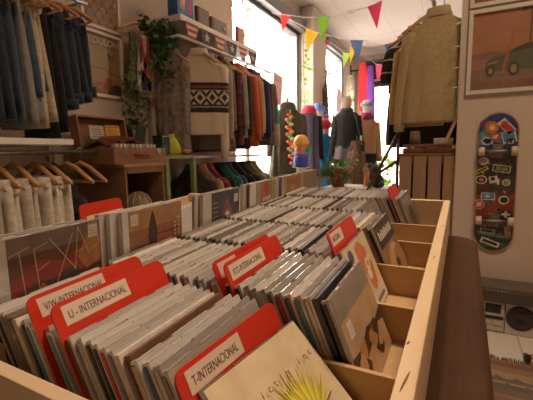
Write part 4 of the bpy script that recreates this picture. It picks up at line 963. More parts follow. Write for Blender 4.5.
# bunting of stars and stripes along the shelf edge
us = thing('star_bunting', 'stars and stripes bunting pinned along the white shelf edge', 'bunting', T(-1.944, 2.42, 1.035))
b = B(); tube(b, [(0, 0, .0), (0, .6, -.004), (0, 1.18, 0)], .002, 5); obj('cord', b, M['white_trim'], us)
nav, gw, rd = fab('bunting_slate', (.10, .09, .10)), fab('bunting_white', (.56, .48, .42)), fab('bunting_red', (.36, .06, .045))
def star(cx, cz, r): return [(.0032, cx+r*(1 if k % 2 == 0 else .42)*math.sin(k*PI/5), cz+r*(1 if k % 2 == 0 else .42)*math.cos(k*PI/5)) for k in range(10)]
for k in range(6):
    y = .01+k*.2; b = B()
    if k % 2 == 0:
        for q in range(5):
            z0, z1 = -.002-.024*q, -.002-.024*(q+1); w0, w1 = .085*(1-q*.1), .085*(1-(q+1)*.1)
            loft(b, [[Vector((x, y+.09-w0, z0)) for x in (0, .002)]+[Vector((x, y+.09+w0, z0)) for x in (.002, 0)], [Vector((x, y+.09-w1, z1)) for x in (0, .002)]+[Vector((x, y+.09+w1, z1)) for x in (.002, 0)]], q % 2, smooth=False)
        obj('pennant', b, [rd, gw], us)
    else:
        loft(b, [[Vector((x, y+.0, -.002)) for x in (0, .002)]+[Vector((x, y+.18, -.002)) for x in (.002, 0)], [Vector((x, y+.035, -.13)) for x in (0, .002)]+[Vector((x, y+.145, -.13)) for x in (.002, 0)]], 0, smooth=False)
        face(b, star(y+.09, -.062, .045), 1)
        obj('pennant', b, [nav, gw], us)
# things on the shelf
def shelfbox(name, label, cat, y, w, h, d, m, fm=None, tilt=0):
    t = thing(name, label, cat, T(-1.99, y, 1.0765) @ Rot(tilt, 'Z'))
    obox('body', m, t, -d, 0, 0, w, 0, h, bev=.004)
    if fm: obox('front_panel', fm, t, .0005, .004, w*.08, w*.92, h*.08, h*.92, bev=.001)
    return t
t = shelfbox('tin_box', 'blue box with an orange and red picture at the near end of the shelf', 'box', 2.41, .20, .22, .10, pm('blue_card', (.03, .13, .34), .5, var=.3, scale=12))
art('picture', .18, .2, [([(.1, .3), (.4, .2), (.5, .7), (.3, .9), (.15, .6)], pc('p_or', (.46, .16, .08))), ([(.6, .1), (.9, .2), (.85, .8), (.65, .85)], pc('p_red', (.40, .06, .05))), (ell(.35, .55, .12, .16), pc('p_skin', (.5, .3, .2)))], t, FACE_X(.001, .01, .01))
shelfbox('wooden_picture', 'dark red wooden framed picture standing on the shelf', 'picture', 2.66, .17, .15, .03, pm('frame_red', (.16, .04, .03), .5), pm('picture_grey', (.17, .14, .13), .5))
t = shelfbox('table_clock', 'old wooden radio with rounded top on the shelf', 'radio', 2.87, .24, .13, .10, wood('radio_wood', (.20, .13, .09), (.28, .19, .13), 'y'), pm('radio_cloth', (.22, .19, .16), .8, var=.2, scale=100))
b = B(); lathe(b, [(.022, 0), (.020, .008), (.001, .009)], 16); obj('dial', b, M['silver'], t, FACE_X(.0045, .18, .065))
shelfbox('small_picture', 'slim red frame standing upright at the window end of the shelf', 'picture', 3.30, .14, .17, .03, pm('frame_scarlet', (.45, .06, .045), .4), pm('picture_rose', (.50, .30, .24), .5))
# garments on the upper rail
cream_w = fab('cream_wool', (.60, .50, .38), .1)
fi, tt, bb, rr_ = bands('fair_isle', [(-.8, (.60, .50, .38)), (-.485, (.03, .025, .025)), (-.445, (.30, .26, .22)), (-.432, (.03, .025, .025)), (-.42, (.55, .46, .36)), (-.305, (.03, .025, .025)), (-.285, (.30, .06, .05)), (-.270, (.03, .025, .025)), (-.245, (.60, .50, .38)), (.3, (.60, .50, .38))], 'z')
# diamond knit between the dark bands
def add_diamonds(m, t, b, r):
    tc = t.nodes.new('ShaderNodeTexCoord'); sp = t.nodes.new('ShaderNodeSeparateXYZ'); t.links.new(tc.outputs['Object'], sp.inputs[0])
    def mth(op, a, c=None):
        n = t.nodes.new('ShaderNodeMath'); n.operation = op
        for i, v in enumerate((a, c)):
            if v is None: continue
            if isinstance(v, (int, float)): n.inputs[i].default_value = v
            else: t.links.new(v, n.inputs[i])
        return n.outputs[0]
    px_ = mth('PINGPONG', sp.outputs[0], .05); pz = mth('PINGPONG', mth('ADD', sp.outputs[2], .3625), .0575)
    d = mth('FLOORED_MODULO', mth('ADD', mth('DIVIDE', px_, .05), mth('DIVIDE', pz, .0575)), 1.0)
    msk = mth('MULTIPLY', mth('LESS_THAN', d, .52), mth('MULTIPLY', mth('GREATER_THAN', sp.outputs[2], -.42), mth('LESS_THAN', sp.outputs[2], -.305)))
    mx = t.nodes.new('ShaderNodeMix'); mx.data_type = 'RGBA'; t.links.new(msk, mx.inputs[0]); t.links.new(r.outputs['Color'], mx.inputs[6]); mx.inputs[7].default_value = (.035, .03, .03, 1)
    t.links.new(mx.outputs[2], b.inputs['Base Color'])
add_diamonds(fi, tt, bb, rr_)
RG = 'clothes on the rail below the white shelf'
def hg(x, y, z, s): hanger('wooden hanger inside the '+s, T(x, y, z), group='hangers on the rail by the window', w=.17, bar=False)
specs = [
 ('floral_blouse', 'long grey-brown embroidered blouse at the near end of the rail', 'blouse', 2.44, pm('taupe_print', (.26, .20, .16), .9, var=.35, scale=25, bump=.4), .13, .80, .66, None, .0),
 ('knit_sweater', 'cream turtleneck sweater with a black and red patterned chest band', 'sweater', 2.56, fi, .22, .66, .86, None, .0),
 ('beige_coat', 'greige coat right behind the patterned sweater', 'coat', 2.72, fab('greige', (.30, .24, .18)), .21, .78, .70, None, .02),
 ('leopard_shirt', 'dark spotted shirt between the greige coat and the plaid shirt', 'shirt', 2.80, pm('spots', (.16, .11, .08), .9, var=.8, scale=55), .21, .80, .62, None, .03),
 ('plaid_shirt', 'dark red and black plaid shirt on the rail', 'shirt', 2.90, plaid('tartan', (.10, .025, .022), (.035, .025, .03), (.2, .12, .10)), .22, .74, .66, None, .03),
 ('grey_cardigan', 'grey cardigan between the plaid shirt and the black top', 'cardigan', 3.02, fab('mid_grey', (.27, .23, .19)), .22, .68, .60, None, .03),
 ('black_jumper', 'black jumper beside the orange-red one', 'jumper', 3.13, fab('charcoal', (.03, .027, .027)), .22, .78, .66, None, .03),
 ('orange_jumper', 'bright orange-red jumper on the rail', 'jumper', 3.25, fab('orange_red', (.40, .075, .02)), .22, .76, .70, None, .04),
 ('rust_shirt', 'rust shirt just behind the orange-red jumper', 'shirt', 3.34, fab('rust', (.26, .06, .025)), .22, .70, .66, None, .04),
 ('yellow_shirt', 'tan-yellow shirt with long sleeves on the rail', 'shirt', 3.44, fab('straw', (.42, .26, .11)), .22, .64, .62, None, .04),
 ('navy_jacket', 'navy jacket beside the tan-yellow shirt', 'jacket', 3.55, fab('navy', (.025, .04, .10)), .22, .68, .66, None, .04),
 ('maroon_jumper', 'maroon jumper between navy jacket and taupe jacket', 'jumper', 3.66, fab('maroon', (.13, .03, .03)), .22, .64, .60, None, .04),
 ('taupe_jacket', 'taupe jacket with a green and pale sleeve at the window end of the rail', 'jacket', 3.80, fab('taupe', (.15, .11, .075)), .23, .74, .74, 'sleeve', .05),
]
slv, *_ = bands('colour_block', [(-1, (.42, .33, .26)), (-.52, (.03, .20, .14)), (-.34, (.15, .11, .075)), (.2, (.15, .11, .075))], 'z')
for k, (n, lb, cat, y, m, w, L, sl, sleeve, sp_) in enumerate(specs):
    y = y if y < 2.72 else 2.72+(y-2.72)*.80
    garment(n, lb, cat, T({0: -2.10, 1: -1.915}.get(k, -1.955+.012*((k*5) % 3-1)), y, .815) @ Rot(R({0: 15, 1: 32}.get(k, 8)), 'Z'), m, w, L, .042, sl, slv if sleeve else None, seed=30+k, group=RG, spread=sp_)
    hg({0: -2.10, 1: -1.915}.get(k, -1.955), y, .825, lb.split(' on the')[0].split(' between')[0].split(' at the')[0].split(' beside')[0].split(' with')[0])
tees = [('dark grey', 2.50, (.05, .042, .038)), ('peach and brown', 2.60, (.33, .17, .10)), ('dark red', 2.70, (.16, .03, .025)), ('black', 2.80, (.02, .018, .018)), ('teal green', 2.92, (.012, .13, .10)), ('purple navy', 3.00, (.05, .035, .10)), ('black velvet', 3.14, (.015, .013, .013)), ('jet black', 3.26, (.02, .018, .017)), ('olive', 3.40, (.17, .13, .05)), ('sage', 3.5, (.20, .19, .11))]
for k, (n, y, c) in enumerate(tees):
    garment('top', '%s top on the lower rail behind the raised CD bin' % n, 'top', T(-1.985, y, -.115), fab('tee_'+n.replace(' ', '_'), c), .215, .58, .05, .30, seed=60+k, group='tops on the lower rail', spread=.05)
    hanger('clear wire hanger inside the %s top' % n, T(-1.985, y, -.108), M['steel'], .16, 'wire hangers on the lower rail', False, True)

# ------------------------------------------------------------------ coloured bunting strings
FM = {n: pm('felt_'+n, c, .8, var=.05) for n, c in dict(red=(.72, .10, .07), yellow=(.78, .52, .03), green=(.42, .66, .14), lime=(.50, .68, .15), blue=(.22, .33, .55), pink=(.80, .13, .30)).items()}
def onY(px, py, y):
    d = fw*F+rt*(px-266.5)-up*(py-200); return d*(y/d.y)
def thin(m, c, k):
    t = m.node_tree; o = [n for n in t.nodes if n.type == 'OUTPUT_MATERIAL'][0]; b = t.nodes['Principled BSDF']
    tl = t.nodes.new('ShaderNodeBsdfTranslucent'); tl.inputs['Color'].default_value = col4(c); mx = t.nodes.new('ShaderNodeMixShader'); mx.inputs[0].default_value = k
    t.links.new(b.outputs[0], mx.inputs[1]); t.links.new(tl.outputs[0], mx.inputs[2]); t.links.new(mx.outputs[0], o.inputs['Surface'])
for n, c in dict(red=(.85, .14, .10), yellow=(.9, .62, .05), green=(.5, .8, .18), lime=(.6, .8, .2), blue=(.3, .42, .68), pink=(.9, .22, .42)).items(): thin(FM[n], c, .5)
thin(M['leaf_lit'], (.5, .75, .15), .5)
def bunting(label, pts, flags):
    t = thing('bunting', label, 'bunting')
    b = B(); tube(b, [onY(*p) for p in pts], .0035, 6); obj('cord', b, M['white_trim'], t)
    for c, y, a, q, tip, dy in flags:
        A, Q, P_ = onY(a[0], a[1], y), onY(q[0], q[1], y), onY(tip[0], tip[1], y+dy)
        n_ = (Q-A).cross(P_-A).normalized()*.0015
        b = B(); loft(b, [[A+n_, Q+n_, P_+n_], [A-n_, Q-n_, P_-n_]], smooth=False); obj('pennant', b, FM[c], t)
bunting('bunting string with a red, a green and a large pink pennant near the ceiling', [(272, 13, 4.4), (281, 14, 4.3), (305, 17.5, 4.05), (331, 17, 3.8), (368, 7, 3.0), (383, 0, 2.8), (400, -8, 2.6)],
        [('red', 4.3, (280.5, 14), (291, 15.5), (282.5, 31), .03), ('green', 3.85, (317.5, 17), (330, 16.5), (322, 43), .02), ('pink', 2.95, (367.5, 7), (382.5, 0), (377, 29), .02)])
bunting('bunting string with yellow, two blue and a small pink pennant', [(285, 17, 4.9), (306, 28, 4.7), (318, 33, 4.6), (350, 40, 4.4), (363, 40, 4.3), (385, 44, 4.1), (394, 42, 4.0), (402, 35, 3.8), (412, 26, 3.6)],
        [('yellow', 4.65, (305.5, 28), (318.5, 33), (306.5, 52), .02), ('blue', 4.35, (350, 40), (363.5, 40), (357.5, 63), .03), ('blue', 4.05, (384.5, 44.5), (394, 42.5), (389.5, 62.5), .03), ('pink', 3.82, (396.5, 37), (402, 34.5), (399.5, 41), .0)])
bunting('far bunting string with small red, lime, yellow and pink pennants', [(318, 36, 6.3), (325, 39, 6.2), (343, 51, 6.1), (350, 50, 6.0), (357, 50, 5.9), (376, 64, 5.6), (387, 66, 5.5), (400, 68, 5.3)],
        [('red', 6.2, (324.5, 38.5), (329.5, 41), (326, 46), 0), ('lime', 6.05, (342.5, 52), (350.5, 53.5), (343.5, 68), .03), ('yellow', 5.9, (350, 45), (354.5, 52), (350, 63.5), .02), ('pink', 5.55, (375.7, 64.3), (386.5, 66), (377, 82), .02)])

# ------------------------------------------------------------------ ivy garlands at the windows
def garland(label, x, y, z0, z1, n, m, sp=.05):
    r = random.Random(n)
    ivy(label, T(x, y, z0), n, lambda q: (q.uniform(.03, .07), q.gauss(0, sp), q.uniform(z1-z0, 0)), .075, m, [[(0, 0, 0), (.01, .02, (z1-z0)*.5), (0, 0, z1-z0)]], 'ivy_garland')
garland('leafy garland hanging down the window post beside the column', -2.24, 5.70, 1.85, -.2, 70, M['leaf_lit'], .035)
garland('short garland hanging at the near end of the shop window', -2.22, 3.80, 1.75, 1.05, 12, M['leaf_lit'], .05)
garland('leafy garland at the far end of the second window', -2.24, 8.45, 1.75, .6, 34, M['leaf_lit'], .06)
t = thing('dried_branches', 'bundle of dried brown branches on the column', 'dried branches', T(-2.02, 6.2, .0))
b = B(); r = random.Random(9)
tube(b, [(0, 0, -.4), (.0, .02, .5), (-.02, .0, 1.0), (0, .02, 1.35)], [.05, .05, .045, .02], 8)
for k in range(30):
    z = r.uniform(.2, 1.25); tube(b, [(0, 0, z), (r.uniform(-.02, .10), r.uniform(-.12, .14), z+r.uniform(.0, .2))], [.006, .002], 4)
obj('stem', b, M['stem'], t)
b = B(); leaves(b, 110, lambda q: (q.uniform(-.02, .12), q.uniform(-.14, .16), q.uniform(.15, 1.45)), .055, r); obj('foliage', b, pm('dry_leaf', (.17, .11, .05), .8, var=.4), t)

# notice taped on the window glass
def notice(label, y, z, m, s=1.0):
    t = thing('paper_notice', label, 'notice', FACE_X(-2.31, y, z) @ Rot(R(-9), 'Z'))
    art('sheet', .30*s, .42*s, [(rc(0, 0, 1, 1), m), (rc(.15, .75, .85, .86), cc('n_ink', (.62, .36, .36)))]+[(rc(.12, .15+.1*k, .88, .18+.1*k), cc('n_ink2', (.60, .42, .42))) for k in range(5)], t, Matrix.Identity(4), .001)
notice('pink printed notice taped inside the shop window', 4.70, .70, pm('pink_paper', (.74, .50, .50), .7, var=.05))
notice('small pink notice taped inside the second window', 7.75, .85, pm('pink_paper2', (.74, .52, .52), .7, var=.05), 1.15)

# ------------------------------------------------------------------ mannequins
skinm = fab('mannequin_cloth', (.46, .36, .27)); whitem = pm('mannequin_white', (.74, .69, .64), .5, var=.04)
def body_mesh(parent, m, H, head=True, lean=0):
    """a continuous dummy body grown from a joint skeleton; H = shoulder height above floor"""
    s = H/1.45
    J = [((0, 0, .92*s), .07*s), ((0, 0, 1.10*s), .065*s), ((0, 0, 1.30*s), .075*s), ((0, 0, 1.42*s), .06*s), ((0, -.005, 1.50*s), .052*s), ((0, -.012, 1.57*s), .062*s), ((0, -.015, 1.65*s), .085*s), ((0, -.008, 1.725*s), .06*s),
         ((.09*s, 0, .84*s), .055*s), ((.095*s, -.01, .48*s), .042*s), ((.10*s, .01, .10*s), .042*s), ((.10*s, -.06, .035*s), .035*s), ((.10*s, -.15, .022*s), .022*s),
         ((-.09*s, 0, .84*s), .055*s), ((-.095*s, -.01, .48*s), .042*s), ((-.10*s, .01, .10*s), .042*s), ((-.10*s, -.06, .035*s), .035*s), ((-.10*s, -.15, .022*s), .022*s),
         ((.19*s, 0, 1.38*s), .055*s), ((.23*s, .01, 1.10*s), .042*s), ((.24*s, -.03, .86*s), .030*s), ((-.19*s, 0, 1.38*s), .055*s), ((-.23*s, .01, 1.10*s), .042*s), ((-.24*s, -.03, .86*s), .030*s)]
    E_ = [(0, 1), (1, 2), (2, 3), (3, 4), (4, 5), (5, 6), (6, 7), (0, 8), (8, 9), (9, 10), (10, 11), (11, 12), (0, 13), (13, 14), (14, 15), (15, 16), (16, 17)]
    if not head: E_ = [e for e in E_ if e[1] not in (5, 6, 7)]
    used = sorted(set(i for e in E_ for i in e)); ix = {u: k for k, u in enumerate(used)}
    me = bpy.data.meshes.new('dummy_body'); me.from_pydata([J[u][0] for u in used], [(ix[a], ix[c]) for a, c in E_], []); me.materials.append(m)
    o = bpy.data.objects.new('dummy_body', me); C.objects.link(o); o.parent = parent
    sk_ = o.modifiers.new('skin', 'SKIN'); 
    for u in used: me.skin_vertices[0].data[ix[u]].radius = (J[u][1], J[u][1])
    me.skin_vertices[0].data[0].use_root = True
    sub = o.modifiers.new('smooth', 'SUBSURF'); sub.levels = 2; sub.render_levels = 2
    for p in me.polygons: p.use_smooth = True
    if head:
        b = B(); z = 1.655*s
        tube(b, [(0, -.088*s, z+.03*s), (0, -.112*s, z-.012*s), (0, -.088*s, z-.02*s)], [.006, .012, .006], 8)
        for q in (-1, 1): ball(b, (q*.034*s, -.080*s, z+.022*s), .013*s, seg=8); ball(b, (q*.086*s, 0, z), .022*s, seg=8, sx=.4)
        ball(b, (0, -.086*s, z-.05*s), .022*s, seg=8, sy=.5, sz=.35); obj('face', b, m, parent)
    return s
def coat_on(parent, m, s, zt, zb, w, t, sl=.6, sleeve_m=None, name='jacket', ph=0, flare=1.1, collar=None):
    b = B(); rs = []
    L = zt-zb
    for f, a, c, am in ((0, flare, 1.1, 1), (.02, flare, 1.1, 1), (.35, .98, 1, .7), (.62, .95, 1, .4), (.82, 1.02, 1.05, .2), (.91, 1.0, .9, .1), (.96, .75, .7, 0), (1.0, .40, .55, 0), (1.03, .36, .5, 0)):
        rs.append(ring(0, 0, zb+L*f, w*a, t*c, 28, .85, .07*am, 8, ph+f*2))
    loft(b, rs); obj(name, b, m, parent)
    for q in (-1, 1):
        b = B(); rs = []
        for k in range(8):
            f = k/7; rs.append(ring(q*(w*.90+.07*f*s), .03*math.sin(f*2), zt-.07*s-sl*f*s, .062*s*(1-.3*f), .066*s*(1-.3*f), 14, 1, .06, 5, ph+f*5))
        loft(b, rs); obj('sleeve', b, sleeve_m or m, parent)
    if collar:
        b = B(); loft(b, [ring(0, 0, z, a, c, 18, 1, .06, 5) for z, a, c in ((zt-.03*s, .11*s, .10*s), (zt+.03*s, .095*s, .09*s), (zt+.075*s, .075*s, .075*s), (zt+.07*s, .06*s, .06*s))]); obj('scarf', b, collar, parent)
def pants_on(parent, m, s, zt, zb):
    for q in (-1, 1):
        b = B(); loft(b, [ring(q*(.05+.05*f)*s, 0, zt-(zt-zb)*f, (.125-.045*f)*s, (.125-.04*f)*s, 18, 1, .04, 5, f*4) for f in (0, .15, .3, .5, .7, .85, 1)]); obj('trouser_leg', b, m, parent)
# green coat on a stand
t = thing('coat_stand', 'black stand carrying the dark green coat by the window', 'coat stand', T(-1.90, 4.30, FZ))
b = B(); tube(b, [(0, 0, .02), (0, 0, 1.70)], .012, 8); lathe(b, [(.16, 0), (.16, .015), (.03, .03)], 20); obj('pole', b, M['dark_metal'], t)
b = B(); tube(b, [(.09, .06, 1.2), (.09, .06, 1.80)], .008, 8); obj('side_rod', b, M['steel'], t)
garment('green_coat', 'long dark olive-green coat on the stand before the window', 'coat', T(-1.90, 4.30, .565) @ Rot(R(25), 'Z'), fab('dark_olive', (.075, .07, .042)), .21, .93, .11, .62, seed=80, hem=1.15, hood=True)
t = thing('flower_garland', 'colourful flower garland hanging down the green coat', 'flower garland', T(-1.80, 4.155, .46))
b = B(); tube(b, [(0, 0, .04), (.02, -.012, -.3), (.06, -.012, -.62)], .006, 6); obj('cord', b, M['white_trim'], t)
r = random.Random(3); fcol = [(.65, .04, .06), (.70, .50, .05), (.70, .25, .35), (.12, .45, .12), (.7, .6, .5), (.75, .2, .03)]
fm = [pm('petal_%d' % k, c, .7) for k, c in enumerate(fcol)]
for k in range(22):
    b = B(); f = k/21; ball(b, (.06*f*f+.03*math.sin(k*2.1), -.03, -.02-.6*f), .032, seg=8, sz=.7); obj('blossom', b, fm[k % 6], t)
t = thing('display_platform', 'low white platform under the mannequins by the windows', 'platform', T(-2.2, 4.72, FZ))
obox('deck', M['white_trim'], t, 0, 1.45, 0, 1.4, .11, .15, bev=.004); obox('plinth', M['white_trim'], t, .04, 1.41, .04, 1.36, 0, .109)
PZ = FZ+.151
def at(px, y): return onY(px, 140, y).x
# purple coat
t = thing('mannequin', 'headless mannequin in a purple and black coat with a red collar', 'mannequin', T(at(309, 4.9), 4.9, PZ) @ Rot(R(35), 'Z')); s = body_mesh(t, skinm, 1.42, head=False)
coat_on(t, fab('purple_wool', (.12, .09, .15)), s, 1.44, .55, .135, .10, .60, fab('black_wool', (.02, .017, .02)), 'coat', 1, 1.25, fab('red_knit', (.50, .03, .06)))
b = B(); box(b, .02, .045, -.135, -.105, .62, 1.36, bev=.004); obj('placket', b, blackf, t)
t = thing('head_scarf_display', 'blue and white patterned head scarf on a dummy head behind the purple coat', 'head scarf', T(at(318, 5.3), 5.3, PZ))
b = B(); lathe(b, [(.12, 0), (.12, .015), (.015, .03), (.015, 1.40)], 16); obj('pole', b, M['dark_metal'], t)
b = B(); ball(b, (0, 0, 1.475), .088, seg=18, sz=1.1); obj('dummy_head', b, skinm, t)
b = B(); ball(b, (.0, .01, 1.50), .098, seg=18, sz=1.0, sy=1.05); ball(b, (.07, .06, 1.44), .05, seg=12); obj('scarf', b, pm('blue_print', (.10, .18, .42), .7, var=1.0, scale=26), t)
# blue child's coat
t = thing('mannequin', 'small mannequin in a bright blue coat with red sleeve and red hood', 'mannequin', T(at(325, 5.15), 5.15, PZ) @ Rot(R(20), 'Z')); s = body_mesh(t, skinm, 1.12)
coat_on(t, fab('bright_blue', (.01, .18, .42)), s, 1.13, .40, .105, .08, .50, fab('crimson', (.42, .03, .05)), 'coat', 2, 1.1)
b = B(); ball(b, (0, 0, 1.27), .092, seg=16); obj('hood', b, fab('red_hood', (.50, .035, .07)), t)
pants_on(t, fab('grey_trouser', (.14, .12, .12)), s, .62, .1)
# black jacket
t = thing('mannequin', 'mannequin with a beige head in a black jacket and grey trousers, back turned', 'mannequin', T(at(346.5, 5.0), 5.0, PZ) @ Rot(R(195), 'Z')); s = body_mesh(t, skinm, 1.36)
coat_on(t, fab('black_jacket', (.018, .015, .014)), s, 1.42, .93, .150, .11, .56, None, 'jacket', 3, 1.08)
b = B(); loft(b, [ring(0, 0, z, a, a*.9, 18, 1) for z, a in ((1.38, .10), (1.455, .075), (1.45, .06))]); obj('collar', b, blackf, t)
pants_on(t, fab('grey_flannel', (.16, .145, .15)), s, .96, .08)
b = B(); tube(b, [(-.10, .12, 1.4), (-.17, .13, 1.1), (-.19, .10, .97)], .010, 6); box(b, -.235, -.145, .075, .13, .82, 1.02, bev=.01); obj('shoulder_bag', b, fab('bag_black', (.03, .03, .03)), t)
b = B(); box(b, -.20, -.17, .1305, .133, 1.02, 1.09); obj('price_tag', b, pm('tag_paper', (.42, .52, .45), .7), t)
# tan coat with white head
t = thing('mannequin', 'mannequin with a white head, burgundy scarf and tan suede coat', 'mannequin', T(at(366, 5.5), 5.5, PZ) @ Rot(R(20), 'Z')); s = body_mesh(t, whitem, 1.36)
coat_on(t, fab('tan_suede', (.30, .16, .08)), s, 1.36, .55, .150, .10, .60, None, 'coat', 4, 1.2, fab('burgundy', (.20, .015, .05)))
b = B(); loft(b, [ring(0, -.015, z, a, a, 16, 1) for z, a in ((1.52, .084), (1.54, .090), (1.56, .086))]); obj('headband', b, pm('band_blue', (.20, .40, .50), .6), t)
pants_on(t, blackf, s, .85, .08)
t = garment('fur_coat', 'long brown fur coat hanging behind the black-jacket mannequin', 'coat', T(at(357, 4.78), 4.76, .10), pm('fur', (.13, .065, .035), .95, var=.6, scale=60, bump=1), .065, .58, .07, .5, seed=90, spread=.02)
hanger('stand hanger inside the brown fur coat', T(at(357, 4.78), 4.76, .115), M['dark_metal'], .07, bar=False)
# toy, koala, trestle, plants by the door
t = thing('toy_figure', 'orange and blue toy figure with a domed head and green ball', 'toy', T(-1.56, 3.9, FZ))
b = B(); lathe(b, [(.16, 0), (.16, .02), (.05, .03), (.05, .86), (.11, .87)], 20); obj('pedestal', b, M['white_trim'], t)
b = B(); lathe(b, [(.07, .87), (.085, .90), (.085, .98), (.07, 1.0)], 20); obj('base', b, pm('toy_blue', (.03, .07, .40), .4), t)
b = B(); lathe(b, [(.075, 1.0), (.08, 1.02), (.075, 1.04)], 20); obj('belt', b, pm('toy_violet', (.45, .25, .55), .4), t)
b = B(); lathe(b, [(.07, 1.04), (.075, 1.06), (.072, 1.12)], 20); obj('face', b, pm('toy_skin', (.75, .30, .12), .4), t)
b = B(); lathe(b, [(.085, 1.115), (.088, 1.15), (.07, 1.20), (.04, 1.225), (.005, 1.23)], 20); obj('helmet', b, pm('toy_yellow', (.80, .42, .07), .4), t)
b = B(); ball(b, (.095, -.02, 1.06), .032); obj('hand_ball', b, pm('toy_green', (.02, .36, .12), .4), t)
# low white counter by the door
t = thing('display_counter', 'low white display counter near the door behind the bins', 'counter', T(-1.05, 3.05, FZ))
obox('top', pm('counter_white', (.66, .62, .58), .5), t, 0, .62, 0, .42, .70, .73, bev=.004)
for x in (0.02, .56):
    for y in (.02, .36): obox('leg', M['white_trim'], t, x, x+.04, y, y+.04, 0, .70, bev=.002)
t = thing('plush_koala', 'grey plush koala sitting on the white counter', 'plush toy', T(-.60, 3.22, FZ+.731))
gk = fab('plush_grey', (.13, .115, .11)); b = B(); ball(b, (0, 0, .06), .06, seg=14, sz=1.05); obj('body', b, gk, t)
b = B(); ball(b, (-.01, -.02, .145), .05, seg=14); obj('head', b, gk, t)
for q in (-1, 1):
    b = B(); ball(b, (q*.045-.01, -.01, .185), .026, seg=10, sy=.5); obj('ear', b, gk, t)
    b = B(); ball(b, (q*.045, -.05, .03), .028, seg=10, sy=1.4); obj('leg', b, gk, t)
b = B(); ball(b, (-.01, -.07, .14), .012, seg=8); obj('nose', b, M['black'], t)
t = thing('orange_cone', 'small orange and yellow cone-shaped ornament beside the plush koala', 'ornament', T(-.70, 3.3, FZ+.731))
b = B(); lathe(b, [(.03, 0), (.028, .03), (.012, .15), (.002, .16)], 14); obj('cone', b, pm('cone_or', (.75, .22, .03), .5), t); b = B(); lathe(b, [(.04, 0), (.04, .008), (.031, .009)], 14); obj('base', b, pm('cone_y', (.7, .45, .1), .5), t)
t = thing('folding_trestle', 'dark wooden folding stand with crossed bars beside the slatted crate', 'stand', T(-.40, 2.72, FZ))
for k, (x0, z0, x1, z1) in enumerate(((-.20, .70, .03, 1.16), (-.16, .84, .05, .98), (.03, 0, .03, 1.2), (-.2, 0, -.2, .75))):
    b = B(); tube(b, [(x0, 0, z0), (x1, .0, z1)], .011, 8); obj('bar', b, wood('bar_%d' % k, (.07, .035, .02), (.12, .06, .03), 'z'), t)
ivy('green poinsettia plant with red leaves standing on the white counter', T(-.93, 3.2, FZ+.731), 150, lambda q: (q.gauss(0, .07), q.gauss(0, .06), q.uniform(.08, .24)), .065, M['leaf'], [[(0, 0, .05), (0, 0, .2)]], 'potted_plant', .07)
t = thing('red_bloom', 'red poinsettia bloom on a stem in the green plant', 'flower', T(-.93, 3.1, FZ+.731))
b = B(); tube(b, [(0, 0, .0), (.0, -.01, .12)], .004, 6); obj('stem', b, M['leaf'], t)
b = B(); r = random.Random(2); leaves(b, 9, lambda q: (q.uniform(-.05, .10), -.02, q.uniform(.08, .16)), .05, r); obj('foliage', b, pm('petal_red', (.55, .02, .02), .6), t)
for k, (x, y, n, hh, lb) in enumerate(((onY(372, 165, 7.0).x, 7.0, 150, 1.0, 'tall potted green shrub just inside the door'), (onY(386, 165, 6.4).x, 6.4, 150, .95, 'bushy potted plant with yellow-green leaves near the far door'))):
    ivy(lb, T(x, y, FZ), n, lambda q: (q.gauss(0, .14), q.gauss(0, .12), q.uniform(.15, hh)), .11, M['leaf_lit'] if k else M['leaf'], [[(0, 0, .1), (0, 0, hh*.9)]], 'potted_plant', .13)
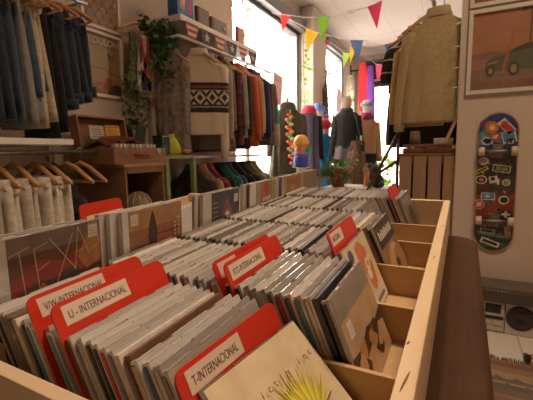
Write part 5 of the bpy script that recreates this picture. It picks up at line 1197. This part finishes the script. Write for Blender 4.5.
# scarves, fan unit and slats over the far door
def hang(label, x, y, zt, L, w, m):
    t = thing('hanging_scarf', label, 'scarf', T(x, y, zt), 'scarves hanging by the far door')
    b = B(); loft(b, [ring(.02*math.sin(f*3), 0, -L*f, w*(.4+.6*math.sin(PI*min(1, f*.8+.12))), .04, 18, .9, .2, 5, f*4) for f in (0, .1, .25, .4, .6, .8, .93, 1)]); obj('cloth', b, m, t)
    b = B(); tube(b, [(0, 0, 0), (0, .0, .06)], .006, 6); obj('loop', b, M['dark_metal'], t)
hang('bright red scarf hanging by the far door', -1.97, 8.6, 1.95, 1.05, .11, fab('red_scarf', (.62, .03, .04)))
hang('purple scarf with pale streaks hanging beside the red one', -1.80, 8.6, 1.85, 1.9, .10, fab('purple_scarf', (.17, .05, .30)))
hang('dark plum cloth hanging between the red scarf and door', -1.88, 8.75, 1.9, 1.9, .14, fab('plum', (.10, .02, .06)))
t = thing('air_heater', 'black ventilation unit mounted above the far door', 'ventilation unit', T(-1.55, 8.75, 1.72))
b = B(); loft(b, [[Vector((x, p[0], p[1])) for p in ell(.15, .16, .17, .16, 16)] for x in (-.45, .75)]); obj('casing', b, M['black'], t)
for k in range(5):
    b = B(); tube(b, [(-.2+.2*k, -.025, .14), (-.2+.2*k, -.02, .2)], .012, 6); obj('vent', b, M['dark_metal'], t)
b = B(); tube(b, [(-.72, 0, .10), (-.45, .1, .13)], .02, 8); tube(b, [(-.72, 0, .02), (-.72, 0, .24)], .02, 8); obj('arm', b, M['dark_metal'], t)
t = thing('slatted_blind', 'dark slatted rack with pale rungs above the far door', 'slatted rack', T(-1.85, 8.95, 1.50))
obox('panel', pm('dark_brown', (.06, .035, .03), .6), t, 0, 1.0, .03, .06, -.05, .55)
for k in range(3): obox('slat', M['white_trim'], t, 0, 1.0, -.01, .03, .08+.16*k, .115+.16*k, bev=.003)
# recessed ceiling spot
t = thing('recessed_spotlight', 'small round recessed spotlight in the ceiling', 'spotlight', T(-1.66, 6.35, CZ))
b = B(); lathe(b, [(.085, 0), (.085, -.008), (.06, -.010), (.055, 0)], 22); obj('ring', b, M['white_trim'], t)
b = B(); lathe(b, [(.054, -.001), (.03, -.006), (.002, -.007)], 22); obj('lens', b, pm('lens', (.75, .72, .66), .2), t)

# ------------------------------------------------------------------ view
vs = S.view_settings
S.display_settings.display_device = 'sRGB'
vs.view_transform = 'Standard'; vs.look = 'None'; vs.gamma = 1; vs.use_curve_mapping = False; vs.exposure = .12
S.cycles.use_denoising = True
S.cycles.max_bounces = 8; S.cycles.diffuse_bounces = 4; S.cycles.transparent_max_bounces = 12; S.cycles.caustics_reflective = False; S.cycles.caustics_refractive = False
S.cycles.sample_clamp_indirect = 4
